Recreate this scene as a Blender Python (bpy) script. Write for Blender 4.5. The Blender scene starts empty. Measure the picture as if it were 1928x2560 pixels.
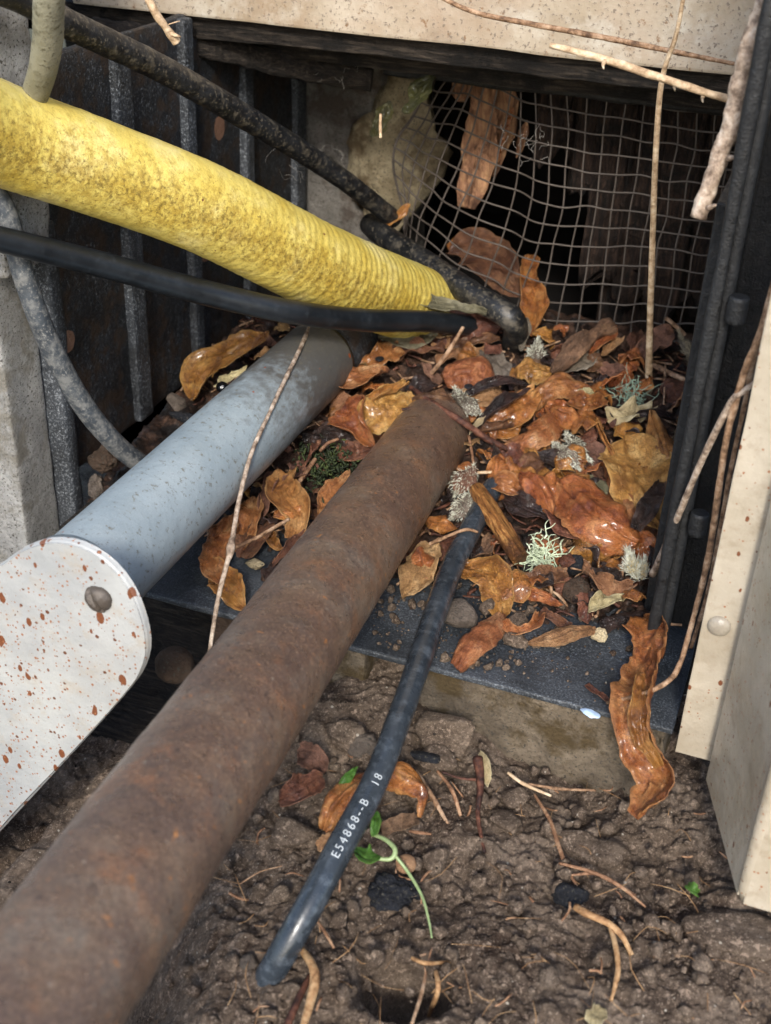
import bpy, bmesh, math, random
import numpy as np
from mathutils import Vector, Matrix

random.seed(7); RNG = np.random.RandomState(11)
S = bpy.context.scene
COL = S.collection
R = math.radians

# ------------------------------------------------------------------ camera
F, IW, IH = 3068.0, 1928.0, 2560.0
def nrm(v): return v / np.linalg.norm(v)
cZ = nrm(np.array([224., 5070., F])); cX = np.array([10244., -2310., F])
cX = nrm(cX - cZ * (cX @ cZ)); cY = np.cross(cZ, cX)
CAM = np.array([.16, -.343, .281])
cd = bpy.data.cameras.new('camera'); cam = bpy.data.objects.new('camera', cd); COL.objects.link(cam)
cd.sensor_fit = 'HORIZONTAL'; cd.sensor_width = 36; cd.lens = F / IW * 36
cd.clip_start = .01; cd.clip_end = 60
m = Matrix.Identity(4)
for i, ax in enumerate((cX, cY, cZ)):
    for j in range(3): m[i][j] = ax[j]
    m[i][3] = CAM[i]
cam.matrix_world = m
cd.dof.use_dof = True; cd.dof.focus_distance = .48; cd.dof.aperture_fstop = 24
S.camera = cam

# ------------------------------------------------------------------ light
SUN_EL, SUN_AZ = R(35), R(166)          # azimuth clockwise from +Y: sun stands behind the viewer, to the right
w = bpy.data.worlds.new('World'); S.world = w; w.use_nodes = True
nt = w.node_tree; bg = nt.nodes['Background']
sky = nt.nodes.new('ShaderNodeTexSky'); sky.sky_type = 'NISHITA'; sky.sun_disc = False
sky.sun_elevation = SUN_EL; sky.sun_rotation = SUN_AZ; sky.dust_density = 1.5; sky.air_density = 1.0
nt.links.new(sky.outputs[0], bg.inputs[0]); bg.inputs[1].default_value = .15
sd = bpy.data.lights.new('sun', 'SUN'); sd.energy = 1.5; sd.angle = R(10.0); sd.color = (1, .96, .90)
sun = bpy.data.objects.new('sun', sd); COL.objects.link(sun)
sv = Vector((math.sin(SUN_AZ) * math.cos(SUN_EL), math.cos(SUN_AZ) * math.cos(SUN_EL), math.sin(SUN_EL)))
sun.rotation_euler = sv.to_track_quat('Z', 'Y').to_euler(); sun.location = (.6, -1.5, 2)
S.view_settings.view_transform = 'Standard'; S.view_settings.look = 'None'
S.view_settings.exposure = 1.4; S.view_settings.gamma = 1

# ------------------------------------------------------------------ helpers
def ray(px, py):
    v = np.array([(px - 964) / F, -(py - 1280) / F, -1]); return np.array([cX @ v, cY @ v, cZ @ v])
def P(px, py, x=None, y=None, z=None, d=None):
    r = ray(px, py)
    t = d if d is not None else (x - CAM[0]) / r[0] if x is not None else (y - CAM[1]) / r[1] if y is not None else (z - CAM[2]) / r[2]
    return CAM + r * t
def depth(p): return float((np.asarray(p) - CAM) @ -np.array([cX[2], cY[2], cZ[2]]))
def sst(a, b, x):
    t = np.clip((x - a) / (b - a), 0, 1); return t * t * (3 - 2 * t)

def _hash(ix, iy, iz, s):
    h = (ix * 374761393 + iy * 668265263 + iz * 2147483647 + s * 974634777) & 0xffffffff
    h = ((h ^ (h >> 13)) * 1274126177) & 0xffffffff
    h = h ^ (h >> 16)
    return (h & 0xffff) / 32767.5 - 1
def vnoise(p, s=0):
    p = np.asarray(p, float); i = np.floor(p).astype(np.int64); f = p - i; f = f * f * (3 - 2 * f)
    o = 0
    for a in (0, 1):
        for b in (0, 1):
            for c in (0, 1):
                wt = (f[..., 0] if a else 1 - f[..., 0]) * (f[..., 1] if b else 1 - f[..., 1]) * (f[..., 2] if c else 1 - f[..., 2])
                o = o + wt * _hash(i[..., 0] + a, i[..., 1] + b, i[..., 2] + c, s)
    return o
def fbm(p, scale, octv=4, s=0, gain=.5):
    p = np.asarray(p) * scale; a = 1.; o = 0
    for k in range(octv):
        o = o + a * vnoise(p + 17.3 * k, s + k); p = p * 2.03; a *= gain
    return o

def tag(o, label=None, cat=None, group=None, kind=None):
    if label: o['label'] = label
    if cat: o['category'] = cat
    if group: o['group'] = group
    if kind: o['kind'] = kind
    return o
def empty(name, loc):
    o = bpy.data.objects.new(name, None); o.location = [float(v) for v in loc]; o.empty_display_size = .01; COL.objects.link(o); return o
def mk(name, V, Fc, mat, parent=None, smooth=True, uv=None):
    V = np.asarray(V, float)
    lo, hi = V.min(0), V.max(0); org = np.array([(lo[0] + hi[0]) / 2, (lo[1] + hi[1]) / 2, lo[2]])
    me = bpy.data.meshes.new(name); me.from_pydata((V - org).tolist(), [], [tuple(int(i) for i in f) for f in Fc])
    if smooth: me.polygons.foreach_set('use_smooth', [len(q.vertices) <= 4 for q in me.polygons])
    if uv is not None:
        l = me.uv_layers.new(name='UVMap'); idx = np.empty(len(me.loops), int); me.loops.foreach_get('vertex_index', idx)
        l.data.foreach_set('uv', np.asarray(uv, float)[idx].ravel())
    me.materials.append(mat); me.update()
    o = bpy.data.objects.new(name, me); COL.objects.link(o)
    if parent is not None:
        o.parent = parent
        base = np.array(parent.get('_w', list(parent.location)))
        o.location = (org - base).tolist()
    else: o.location = org.tolist()
    o['_w'] = org.tolist()
    return o

def spline(pts, n):
    """Catmull-Rom through points (k-dim rows), n samples, even in parameter of chord length"""
    A = np.asarray(pts, float)
    if len(A) == 2: t = np.linspace(0, 1, n)[:, None]; return A[0] * (1 - t) + A[1] * t
    E = np.vstack([2 * A[0] - A[1], A, 2 * A[-1] - A[-2]])
    L = np.r_[0, np.cumsum(np.linalg.norm(np.diff(A[:, :3], axis=0), axis=1))]
    u = np.linspace(0, L[-1], n); k = np.clip(np.searchsorted(L, u, side='right') - 1, 0, len(A) - 2)
    t = ((u - L[k]) / (L[k + 1] - L[k] + 1e-12))[:, None]
    p0, p1, p2, p3 = E[k], E[k + 1], E[k + 2], E[k + 3]
    return .5 * (2 * p1 + (p2 - p0) * t + (2 * p0 - 5 * p1 + 4 * p2 - p3) * t ** 2 + (3 * p1 - p0 - 3 * p2 + p3) * t ** 3)

def frames(C, up=(0.1, -.5, .85)):
    T = np.gradient(C, axis=0); T /= np.linalg.norm(T, axis=1)[:, None] + 1e-12
    N = np.empty_like(T); n = np.asarray(up, float); n = n - T[0] * (n @ T[0])
    if np.linalg.norm(n) < .05: n = np.cross(T[0], [1, 0, 0])
    for i in range(len(T)):
        n = n - T[i] * (n @ T[i]); n = n / np.linalg.norm(n); N[i] = n
    return T, N, np.cross(T, N)

def tubeVF(C, rad, seg=14, rough=0., rscale=300., seed=0, cap=True):
    C = np.asarray(C); n = len(C); T, N, B = frames(C); rad = np.broadcast_to(np.asarray(rad, float), (n,))
    a = np.arange(seg) * 2 * math.pi / seg
    D = N[:, None, :] * np.cos(a)[None, :, None] + B[:, None, :] * np.sin(a)[None, :, None]
    rr = np.repeat(rad[:, None], seg, 1)
    if rough: rr = rr * (1 + rough * fbm(C[:, None, :] + D * rad[:, None, None], rscale, 3, seed))
    V = (C[:, None, :] + D * rr[..., None]).reshape(-1, 3)
    i, j = np.meshgrid(np.arange(n - 1), np.arange(seg), indexing='ij'); j2 = (j + 1) % seg
    Fc = np.stack([i * seg + j, (i + 1) * seg + j, (i + 1) * seg + j2, i * seg + j2], -1).reshape(-1, 4).tolist()
    if cap:
        Fc.append(list(range(seg))[::1]); Fc.append([(n - 1) * seg + k for k in range(seg)][::-1])
    return V, Fc
def tube(name, pts, rad, mat, parent=None, n=40, seg=14, rough=0., rscale=300., seed=0):
    """pts rows of xyz; rad scalar or list with one radius per point"""
    A = np.asarray(pts, float); r = np.broadcast_to(np.asarray(rad, float), (len(A),))
    Q = spline(np.column_stack([A, r]), n)
    V, Fc = tubeVF(Q[:, :3], np.maximum(Q[:, 3], 1e-5), seg, rough, rscale, seed)
    L_ = np.r_[0, np.cumsum(np.linalg.norm(np.diff(Q[:, :3], axis=0), axis=1))]
    uv = np.stack(np.broadcast_arrays(np.arange(seg)[None, :] / seg, L_[:, None]), -1).reshape(-1, 2)
    return mk(name, V, Fc, mat, parent, True, uv)
def join(parts):
    Vs, Fs, o = [], [], 0
    for V, Fc in parts:
        Vs.append(np.asarray(V)); Fs += [[i + o for i in f] for f in Fc]; o += len(V)
    return np.vstack(Vs), Fs
def boxVF(lo, hi, bev=0., cuts=0, amp=0., ns=120., seed=0, segs=2):
    bm = bmesh.new(); bmesh.ops.create_cube(bm, size=1)
    lo, hi = np.array(lo, float), np.array(hi, float)
    for v in bm.verts: v.co = Vector(((lo + hi) / 2 + np.array(v.co) * (hi - lo)).tolist())
    if cuts:
        mx = max(hi - lo) / cuts
        for ax in range(3):
            k = int((hi - lo)[ax] / mx)
            for q in range(1, k + 1):
                c = lo.copy(); c[ax] += (hi - lo)[ax] * q / (k + 1); nn = [0, 0, 0]; nn[ax] = 1
                bmesh.ops.bisect_plane(bm, geom=bm.verts[:] + bm.edges[:] + bm.faces[:], plane_co=c.tolist(), plane_no=nn)
    if bev:
        es = [e for e in bm.edges if len(e.link_faces) == 2 and e.calc_face_angle(0) > .6]
        bmesh.ops.bevel(bm, geom=es, offset=bev, segments=segs, affect='EDGES', profile=.6)
    bm.verts.ensure_lookup_table(); bm.normal_update()
    V = np.array([v.co[:] for v in bm.verts]); Nn = np.array([v.normal[:] for v in bm.verts])
    if amp: V = V + Nn * (amp * fbm(V, ns, 4, seed))[:, None]
    Fc = [[v.index for v in f.verts] for f in bm.faces]; bm.free(); return V, Fc
def box(name, lo, hi, mat, parent=None, bev=.001, cuts=0, amp=0., ns=120., seed=0, smooth=False):
    V, Fc = boxVF(lo, hi, bev, cuts, amp, ns, seed); return mk(name, V, Fc, mat, parent, smooth)
_ico = {}
def icoVF(sub):
    if sub not in _ico:
        bm = bmesh.new(); bmesh.ops.create_icosphere(bm, subdivisions=sub, radius=1)
        _ico[sub] = (np.array([v.co[:] for v in bm.verts]), [[v.index for v in f.verts] for f in bm.faces]); bm.free()
    return _ico[sub]
def rotm(seed):
    q = np.random.RandomState(seed).normal(size=4); q /= np.linalg.norm(q); a, b, c, d = q
    return np.array([[1 - 2 * (c * c + d * d), 2 * (b * c - a * d), 2 * (b * d + a * c)], [2 * (b * c + a * d), 1 - 2 * (b * b + d * d), 2 * (c * d - a * b)], [2 * (b * d - a * c), 2 * (c * d + a * b), 1 - 2 * (b * b + c * c)]])
def lumpVF(c, size, seed, sub=4, amp=.25, freq=1.4, fine=.06, ang=0.):
    V, Fc = icoVF(sub); off = seed * 3.7
    r = 1 + amp * fbm(V + off, freq, 3, seed) + fine * fbm(V + off, freq * 5, 3, seed + 9)
    if ang: # flatten some sides so that it breaks like a crumb
        rs = np.random.RandomState(seed)
        for k in range(7):
            d = nrm(rs.normal(size=3)); h = .40 + .35 * rs.rand(); q = V @ d * r; r = np.where(q > h, r * (1 - ang * (q - h) / np.maximum(q, .01)), r)
    W = (V * r[:, None]) * np.asarray(size) @ rotm(seed).T if np.ndim(size) == 0 else V * r[:, None] * np.asarray(size)
    return W + np.asarray(c), Fc
def lump(name, c, size, mat, seed, parent=None, **k):
    V, Fc = lumpVF(c, size, seed, **k); return mk(name, V, Fc, mat, parent)

# ------------------------------------------------------------------ materials
def hexc(h):
    c = [int(h[i:i + 2], 16) / 255 for i in (0, 2, 4)]
    return tuple(x / 12.92 if x <= .04045 else ((x + .055) / 1.055) ** 2.4 for x in c) + (1,)
class Mat:
    def __init__(s, name):
        s.m = bpy.data.materials.new(name); s.m.use_nodes = True; s.t = s.m.node_tree; s.b = s.t.nodes['Principled BSDF']
        s.tc = s.t.nodes.new('ShaderNodeTexCoord')
        s.info = None
    def n(s, t, **k):
        o = s.t.nodes.new(t)
        for a, v in k.items(): setattr(o, a, v)
        return o
    def l(s, a, b): s.t.links.new(a, b)
    def co(s, stretch=None, uv=False):
        src = s.tc.outputs['UV' if uv else 'Object']
        if stretch is None: return src
        mp = s.n('ShaderNodeMapping'); mp.inputs['Scale'].default_value = stretch; s.l(src, mp.inputs[0]); return mp.outputs[0]
    def noise(s, scale, detail=6, rough=.6, stretch=None, uv=False, dist=0.):
        o = s.n('ShaderNodeTexNoise'); o.inputs['Scale'].default_value = scale; o.inputs['Detail'].default_value = detail
        o.inputs['Roughness'].default_value = rough; o.inputs['Distortion'].default_value = dist
        s.l(s.co(stretch, uv), o.inputs['Vector']); return o.outputs['Fac']
    def vor(s, scale, feature='F1', stretch=None):
        o = s.n('ShaderNodeTexVoronoi', feature=feature); o.inputs['Scale'].default_value = scale
        s.l(s.co(stretch), o.inputs['Vector']); return o
    def ramp(s, fac, stops, raw=False):
        if not raw: stops = [(.5 + (p - .5) * .62, c) for p, c in stops]      # noise values crowd round one half
        o = s.n('ShaderNodeValToRGB'); e = o.color_ramp.elements
        while len(e) < len(stops): e.new(.5)
        for q, (p, c) in zip(e, stops): q.position = p; q.color = c if isinstance(c, tuple) else (hexc(c) if isinstance(c, str) else (c, c, c, 1))
        s.l(fac, o.inputs[0]); return o.outputs[0]
    def mix(s, fac, a, b):
        o = s.n('ShaderNodeMix', data_type='RGBA')
        for sock, v in ((o.inputs['Factor'], fac), (o.inputs['A'], a), (o.inputs['B'], b)): pass
        ins = [i for i in o.inputs if i.type == 'RGBA']; fi = o.inputs[0]
        if hasattr(fac, 'links'): s.l(fac, fi)
        else: fi.default_value = fac
        for sock, v in zip(ins, (a, b)):
            if hasattr(v, 'links'): s.l(v, sock)
            else: sock.default_value = hexc(v) if isinstance(v, str) else v
        return [x for x in o.outputs if x.type == 'RGBA'][0]
    def math(s, op, a, b=0.):
        o = s.n('ShaderNodeMath', operation=op)
        for i, v in enumerate((a, b)):
            if hasattr(v, 'links'): s.l(v, o.inputs[i])
            else: o.inputs[i].default_value = v
        return o.outputs[0]
    def over(s, col, c, scale, lo, hi, detail=6, stretch=None, rough=.65, dist=0.):
        return s.mix(s.ramp(s.noise(scale, detail, rough, stretch, dist=dist), [(lo, 0.), (hi, 1.)]), col, c)
    def spots(s, col, c, scale, r0, stretch=None, thin=None):
        v = s.vor(scale, stretch=stretch)
        sep = s.n('ShaderNodeSeparateColor'); s.l(v.outputs['Color'], sep.inputs[0])
        lim = s.math('MULTIPLY', s.math('POWER', sep.outputs[0], 2.2), r0)
        d = s.math('ADD', v.outputs['Distance'], s.math('MULTIPLY', s.math('SUBTRACT', s.noise(scale * 3, 3), .5), .12))
        f = s.math('LESS_THAN', d, lim)
        if thin: f = s.math('MULTIPLY', f, s.math('GREATER_THAN', sep.outputs[1], thin))
        return s.mix(f, col, c)
    def vary(s, col, amt=.3, hue=.03):
        if s.info is None: s.info = s.n('ShaderNodeObjectInfo')
        h = s.n('ShaderNodeHueSaturation'); s.l(col, h.inputs['Color'])
        r = s.info.outputs['Random']
        s.l(s.math('ADD', s.math('MULTIPLY', r, amt), 1 - amt / 2), h.inputs['Value'])
        r2 = s.math('FRACT', s.math('MULTIPLY', r, 7.31)); s.l(s.math('ADD', s.math('MULTIPLY', r2, hue), .5 - hue / 2), h.inputs['Hue'])
        return h.outputs[0]
    def bump(s, hs, strength=.5, dist=.001):
        prev = None
        for (h, k) in hs:
            o = s.n('ShaderNodeBump'); o.inputs['Strength'].default_value = strength; o.inputs['Distance'].default_value = k * 2.2
            s.l(h, o.inputs['Height'])
            if prev: s.l(prev, o.inputs['Normal'])
            prev = o.outputs[0]
        s.l(prev, s.b.inputs['Normal'])
    def fin(s, col, rough=.6, spec=.5, metal=0., coat=0., crough=.15, sss=0.):
        s.l(col, s.b.inputs['Base Color'])
        if hasattr(rough, 'links'): s.l(rough, s.b.inputs['Roughness'])
        else: s.b.inputs['Roughness'].default_value = rough
        s.b.inputs['Specular IOR Level'].default_value = spec; s.b.inputs['Metallic'].default_value = metal
        s.b.inputs['Coat Weight'].default_value = coat; s.b.inputs['Coat Roughness'].default_value = crough
        return s.m
def rr(s, scale, lo, hi, detail=5): return s.ramp(s.noise(scale, detail), [(.3, lo), (.7, hi)])

def leafmat(name, stops, rough=(.25, .5), coat=.3, spot=None, vary=.35, hue=.03):
    s = Mat(name); c = s.ramp(s.noise(90, 7, .62, dist=.4), stops)
    c = s.mix(s.ramp(s.noise(420, 8, .75, dist=.6), [(.48, 0.), (.66, .7)]), c, stops[0][1])
    if spot: c = s.over(c, spot, 45, .60, .68, 5)
    # fine veins along the blade
    vein = s.noise(1., 5, .6, (15, 3.5, 1), uv=True, dist=.5)
    c = s.mix(s.ramp(vein, [(.52, 0.), (.72, .35)]), c, stops[0][1])
    se = s.n('ShaderNodeSeparateXYZ'); s.l(s.co(uv=True), se.inputs[0]); ed = s.math('ADD', s.math('ABSOLUTE', s.math('SUBTRACT', se.outputs[0], .5)), s.math('MULTIPLY', s.noise(120, 5), .16))
    c = s.mix(s.ramp(ed, [(.52, 0.), (.60, .55)], True), c, stops[2][1])  # lighter rim: light caught on the dry edge, put into the colour
    c = s.vary(c, vary, hue)
    s.bump([(s.noise(520, 7, .7, dist=.8), .0016), (vein, .0006), (s.noise(1700, 4), .0005)], .9)
    return s.fin(c, rr(s, 120, *rough), .5, coat=coat, crough=.12)
LEAF = dict(
    amber=leafmat('leaf_amber_wet', [(.25, '76451f'), (.5, 'b97c42'), (.75, 'd8aa72')], (.26, .48), .2),
    orange=leafmat('leaf_orange_wet', [(.25, '66381b'), (.5, 'ac6c34'), (.75, 'cd985a')], (.24, .46), .25, 'a86c30'),
    gold=leafmat('leaf_gold_damp', [(.25, '7a4822'), (.5, 'b67a42'), (.75, 'd6a46c')], (.38, .6), .05),
    red=leafmat('leaf_red_brown_wet', [(.25, '46291d'), (.5, '784f36'), (.75, '9a7050')], (.32, .55), .1),
    brown=leafmat('leaf_brown_dull', [(.25, '4f3626'), (.5, '85604a'), (.75, 'a2795c')], (.5, .7), .0),
    tan=leafmat('leaf_tan_dry', [(.25, '7a5634'), (.5, 'b08659'), (.75, 'cba77b')], (.45, .65), .0),
    dark=leafmat('leaf_black_brown_wet', [(.25, '1b1310'), (.5, '382720'), (.75, '574036')], (.25, .45), .15),
    grey=leafmat('leaf_grey_dull', [(.25, '564a3e'), (.5, '7f7262'), (.75, '9a8f80')], (.5, .7), .0),
    olive=leafmat('leaf_olive_grey', [(.25, '55503a'), (.5, '7c755a'), (.75, '9a937a')], (.5, .7), .0),
    cream=leafmat('leaf_bleached_cream', [(.25, '9c8a63'), (.5, 'cbb98c'), (.75, 'dccfa8')], (.45, .65), .0),
    green=leafmat('leaf_dark_green', [(.25, '24250c'), (.5, '3b3a12'), (.75, '504e1c')], (.3, .5), .1),
    bright=leafmat('leaf_fresh_green', [(.25, '3c6a1c'), (.5, '557f2c'), (.75, '75983f')], (.3, .45), .1, vary=.1, hue=.01),
)
def m_soil(name, wet=0.):
    s = Mat(name); c = s.ramp(s.noise(55, 8, .65), [(.28, '54463b'), (.5, '746455'), (.72, '938271')])
    c = s.over(c, '4a3b30', 28, .54, .72, 6); c = s.over(c, 'b09a86', 420, .60, .74, 5); c = s.mix(s.ramp(s.noise(700, 8, .8), [(.50, 0.), (.66, .6)]), c, '3b2f27'); c = s.mix(s.ramp(s.noise(1100, 6, .8), [(.58, 0.), (.70, .9)]), c, 'b8a48f')
    c = s.spots(c, 'c9bfae', 520, .30, thin=.90); c = s.spots(c, '2b231e', 420, .35, thin=.93)
    s.bump([(s.noise(330, 12, .74), .0026), (s.noise(1500, 6, .75), .0005)], 1.)
    return s.fin(c, rr(s, 120, .6, .95), .2)
SOIL = m_soil('damp_soil')
def m_litter():
    s = Mat('mulch'); c = s.ramp(s.noise(140, 8, .65, dist=.8), [(.28, '1f1610'), (.5, '422e22'), (.72, '6d5140')])
    c = s.over(c, '140d0a', 60, .52, .64, 5)
    s.bump([(s.noise(260, 8, .7, dist=1.), .004), (s.noise(900, 5, .7), .001)], 1.)
    return s.fin(c, rr(s, 200, .35, .8), .45)
LITTER = m_litter()
def m_plastic(name, base='23262a', dust='80868c', dlo=.50, dhi=.74, rough=(.38, .6), rust=None, scale=900, top='33373c'):
    s = Mat(name); c = s.ramp(s.noise(40, 5), [(.3, base), (.7, top)])
    k = s.math('MULTIPLY', s.ramp(s.noise(scale, 4, .75), [(dlo, 0.), (dhi, 1.)]), s.ramp(s.noise(38, 5, .6), [(.3, .25), (.65, 1.)]))
    c = s.mix(k, c, dust)
    if rust: c = s.over(c, rust, 70, .48, .64, 6); c = s.spots(c, '7a5a47', 55, .35, thin=.8)
    s.bump([(s.noise(1300, 3), .00025), (s.noise(200, 4), .0004)], .6)
    return s.fin(c, rr(s, 300, *rough), .5)
PLATE = m_plastic('dusty_black_plastic', '1e2226', '6f757b', .50, .76, scale=1300)
BLACKP = m_plastic('black_plastic_ribbed', '0e0f11', '6b6f73', .56, .80, (.5, .75), '2b2119', top='1d1f22')
BLACKR = m_plastic('black_plastic_rib_lit', '17191b', '8a8f93', .52, .78, (.5, .75))  # same plastic in a lighter tone, so the ribs look lit
BLACKF = m_plastic('black_plastic_frame', '060607', '242627', .54, .85, (.5, .8), top='101112')
def m_cable(name, base, dust, dlo, dhi, rough=(.35, .5), scale=300, speck=None, spec=.5, stretch=None, clean=False):
    s = Mat(name); c = s.ramp(s.noise(60, 4), [(.3, base[0]), (.7, base[1])])
    c = s.mix(s.math('MULTIPLY', s.ramp(s.noise(scale, 7, .7, stretch), [(dlo, 0.), (dhi, 1.)]), .8), c, dust)
    if not clean: c = s.over(c, dust, scale * 4, .62, .75, 3)
    if speck: c = s.spots(c, speck, 900, .45, thin=.55)
    s.bump([(s.noise(600, 4), .00004 if clean else .0002), (s.noise(120, 4), .00008 if clean else .0005)], .6)
    return s.fin(c, rr(s, 150, *rough), spec)
CABLE_SMOOTH = m_cable('cable_black_smooth', ('121518', '1a1e22'), '30353a', .58, 1., (.28, .40), clean=True)
CABLE_DIRTY = m_cable('cable_black_dirty', ('0f1011', '1a1b1d'), '524c41', .52, .74, (.3, .65), 160)
CABLE_DUST = m_cable('cable_grey_dusty', ('2c3034', '3a3f43'), '6b6a66', .42, .66, (.5, .7), 220)
CABLE_PRINT = m_cable('cable_black_speckled', ('22272c', '2f353b'), '5a6168', .50, .95, (.22, .36), 260, clean=True)
TUBE_CREAM = m_cable('tube_weathered_cream', ('6d6a58', '8c8873'), '55513f', .5, .7, (.6, .8), 120)
def m_yellow():
    s = Mat('yellow_jacket_stained'); c = s.ramp(s.noise(45, 5), [(.2, 'bfa545'), (.55, 'c9b65f'), (.85, 'd3c485')])
    se = s.n('ShaderNodeSeparateXYZ'); s.l(s.co(uv=True), se.inputs[0])
    band = s.math('SUBTRACT', 1., s.math('MULTIPLY', s.math('ABSOLUTE', s.math('SUBTRACT', se.outputs[0], .24)), 4.2))   # grime lies along the splashed flank
    band = s.math('MAXIMUM', band, .0)
    k = s.math('ADD', s.noise(280, 10, .78), s.math('MULTIPLY', band, .20)); c = s.mix(s.ramp(k, [(.56, 0.), (.74, .75)], True), c, '8f7326')
    k = s.math('ADD', s.noise(600, 9, .8), s.math('MULTIPLY', band, .14)); c = s.mix(s.ramp(k, [(.60, 0.), (.72, .8)], True), c, '59471c')
    c = s.mix(s.ramp(s.noise(1100, 8, .8), [(.60, 0.), (.76, .5)]), c, '8a7434')
    c = s.spots(c, '6b4526', 330, .3, thin=.93)
    s.bump([(s.noise(240, 6), .00025), (s.noise(900, 5, .7), .00015)], .7)
    return s.fin(c, .5, .45)
YELLOW = m_yellow()
def m_pvc():
    s = Mat('grey_conduit_plastic'); c = s.ramp(s.noise(25, 4), [(.3, '7e8a8f'), (.7, '8e999d')])
    g = s.math('GREATER_THAN', s.noise(1700, 3, .8), .62); c = s.mix(s.math('MULTIPLY', g, .22), c, 'b8c0c6')
    # silt staining: thin everywhere, thick at the far (buried) end
    sep = s.n('ShaderNodeSeparateXYZ'); s.l(s.co(), sep.inputs[0])
    far = s.math('MULTIPLY', s.math('ADD', sep.outputs[1], .0), 7.5)
    st = s.math('ADD', s.noise(150, 9, .72, (1, 1, 2.)), far)
    c = s.mix(s.math('MULTIPLY', s.ramp(st, [(.58, 0.), (1.0, 1.)], True), .85), c, '3d352c')
    c = s.mix(s.ramp(s.noise(420, 7, .75), [(.60, 0.), (.72, .8)]), c, '5e5a4e')
    c = s.spots(c, '8a4322', 170, .24, thin=.9)
    s.bump([(s.noise(300, 4), .0002)], .6)
    return s.fin(c, rr(s, 120, .34, .55), .5)
PVC = m_pvc()
def m_rust():
    s = Mat('rusty_iron'); c = s.ramp(s.noise(38, 8, .65, dist=.5), [(.15, '43352e'), (.45, '5b473b'), (.62, '66503f'), (.9, '776757')])
    c = s.mix(s.ramp(s.noise(34, 9, .72), [(.50, 0.), (.80, .5)]), c, '77746a'); c = s.mix(s.ramp(s.noise(60, 10, .78), [(.54, 0.), (.86, .65)]), c, '96613a')
    c = s.mix(s.ramp(s.noise(110, 10, .78), [(.52, 0.), (.84, .7)]), c, '41322d'); c = s.over(c, 'b0702f', 200, .72, .84, 7); c = s.mix(s.ramp(s.noise(900, 8, .8), [(.48, 0.), (.68, .7)]), c, '3d2f29'); c = s.mix(s.ramp(s.noise(1300, 6, .8), [(.56, 0.), (.70, .8)]), c, '94775e')
    s.bump([(s.noise(420, 9, .75), .00028), (s.noise(1500, 5, .75), .00012)], .8)
    c = s.over(c, '2f2420', 330, .66, .72, 8, rough=.75); c = s.over(c, '9a8f80', 520, .72, .78, 8, rough=.75)
    return s.fin(c, rr(s, 200, .24, .46), .7)
RUST = m_rust()
def m_white(name='painted_metal_speckled', a='8f908e', b='a1a19d', dens=1., dirt='9a8a72'):
    s = Mat(name); c = s.ramp(s.noise(30, 5), [(.3, a), (.7, b)])
    c = s.mix(s.ramp(s.noise(90, 9, .72), [(.54, 0.), (.85, .55)]), c, dirt)
    c = s.over(c, '8a6a4e', 600, .76, .84, 6)
    c = s.spots(c, '6b4028', 330, .55 * dens, thin=.72, stretch=(1, 1, .6)); c = s.spots(c, '5f3a26', 620, .55 * dens, thin=.66); c = s.spots(c, '8a5a3c', 1000, .5, thin=.72)
    s.bump([(s.noise(500, 4), .0002), (s.noise(40, 3), .0006)], .6)
    return s.fin(c, rr(s, 100, .3, .5), .5)
WHITE = m_white()
CREAM = m_white('cream_painted_steel', '978c79', 'aca291', .5, '74624a')
def m_siding():
    s = Mat('cream_siding_weathered'); c = s.ramp(s.noise(18, 6), [(.3, '92846f'), (.7, 'aca190')])
    c = s.mix(s.ramp(s.noise(26, 9, .7), [(.42, 0.), (.78, .6)]), c, '8a735c'); c = s.over(c, '75593f', 240, .68, .80, 7); c = s.over(c, 'bdb8ac', 40, .56, .95, 7)
    c = s.over(c, '6f6357', 600, .62, .74, 4)
    s.bump([(s.noise(300, 5), .0004)], .6); return s.fin(c, .6, .35)
SIDING = m_siding()
def m_conc(name, a, b, stain=None, pit=True):
    s = Mat(name); c = s.ramp(s.noise(60, 8, .65), [(.3, a), (.7, b)])
    c = s.over(c, '4e4a42', 900, .60, .72, 5)
    if stain: c = s.over(c, stain, 45, .50, .66, 8)
    s.bump([(s.noise(700, 7, .75), .0012), (s.noise(160, 5), .0014)], .9)
    return s.fin(c, .85, .25)
CONC = m_conc('rough_concrete', '918f8a', 'aeaca6', '858075')
CONC_L = m_conc('whitish_concrete', '8f8d88', 'b3b2ae', '77705f')
CONC_F = m_conc('footing_concrete', '63584a', '8a7c69', '54462f')
CONC_W = m_conc('foundation_wall', '6a665f', '86817a', '5a5149')
ROCK = m_conc('buff_stone', '8d7f63', 'b3a587', '6f6048')
def m_wood(name, a, b, c3, stretch=(9, 9, .8), scale=60, rough=.75, bump=.003, uv=False):
    s = Mat(name); f = s.noise(scale, 9, .7, stretch, uv=uv, dist=.6); c = s.ramp(f, [(.3, a), (.5, b), (.7, c3)])
    c = s.over(c, a, 40, .56, .70, 6)
    s.bump([(f, bump), (s.noise(500, 5), .0006)], .9); return s.fin(c, rough, .3)
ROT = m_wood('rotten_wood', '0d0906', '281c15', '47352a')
HDR = m_wood('dark_weathered_timber', '15120f', '2c2620', '4a4138', (.8, 9, 9))
BARKSTICK = m_wood('stripped_bark', '4a2c14', '8a5a2c', 'b98a50', (16, 90, 1), 1., .5, .0012, True)
PAPER = m_wood('torn_tan_paper', '4b3324', '8a644a', 'a8835f', (6, 6, .7), 45, .7, .001)
def m_twig(name, a, b, c3):
    s = Mat(name); c = s.ramp(s.noise(220, 7, .7), [(.3, a), (.5, b), (.72, c3)])
    s.bump([(s.noise(500, 6), .0005)], .8); return s.fin(c, .65, .3)
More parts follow.
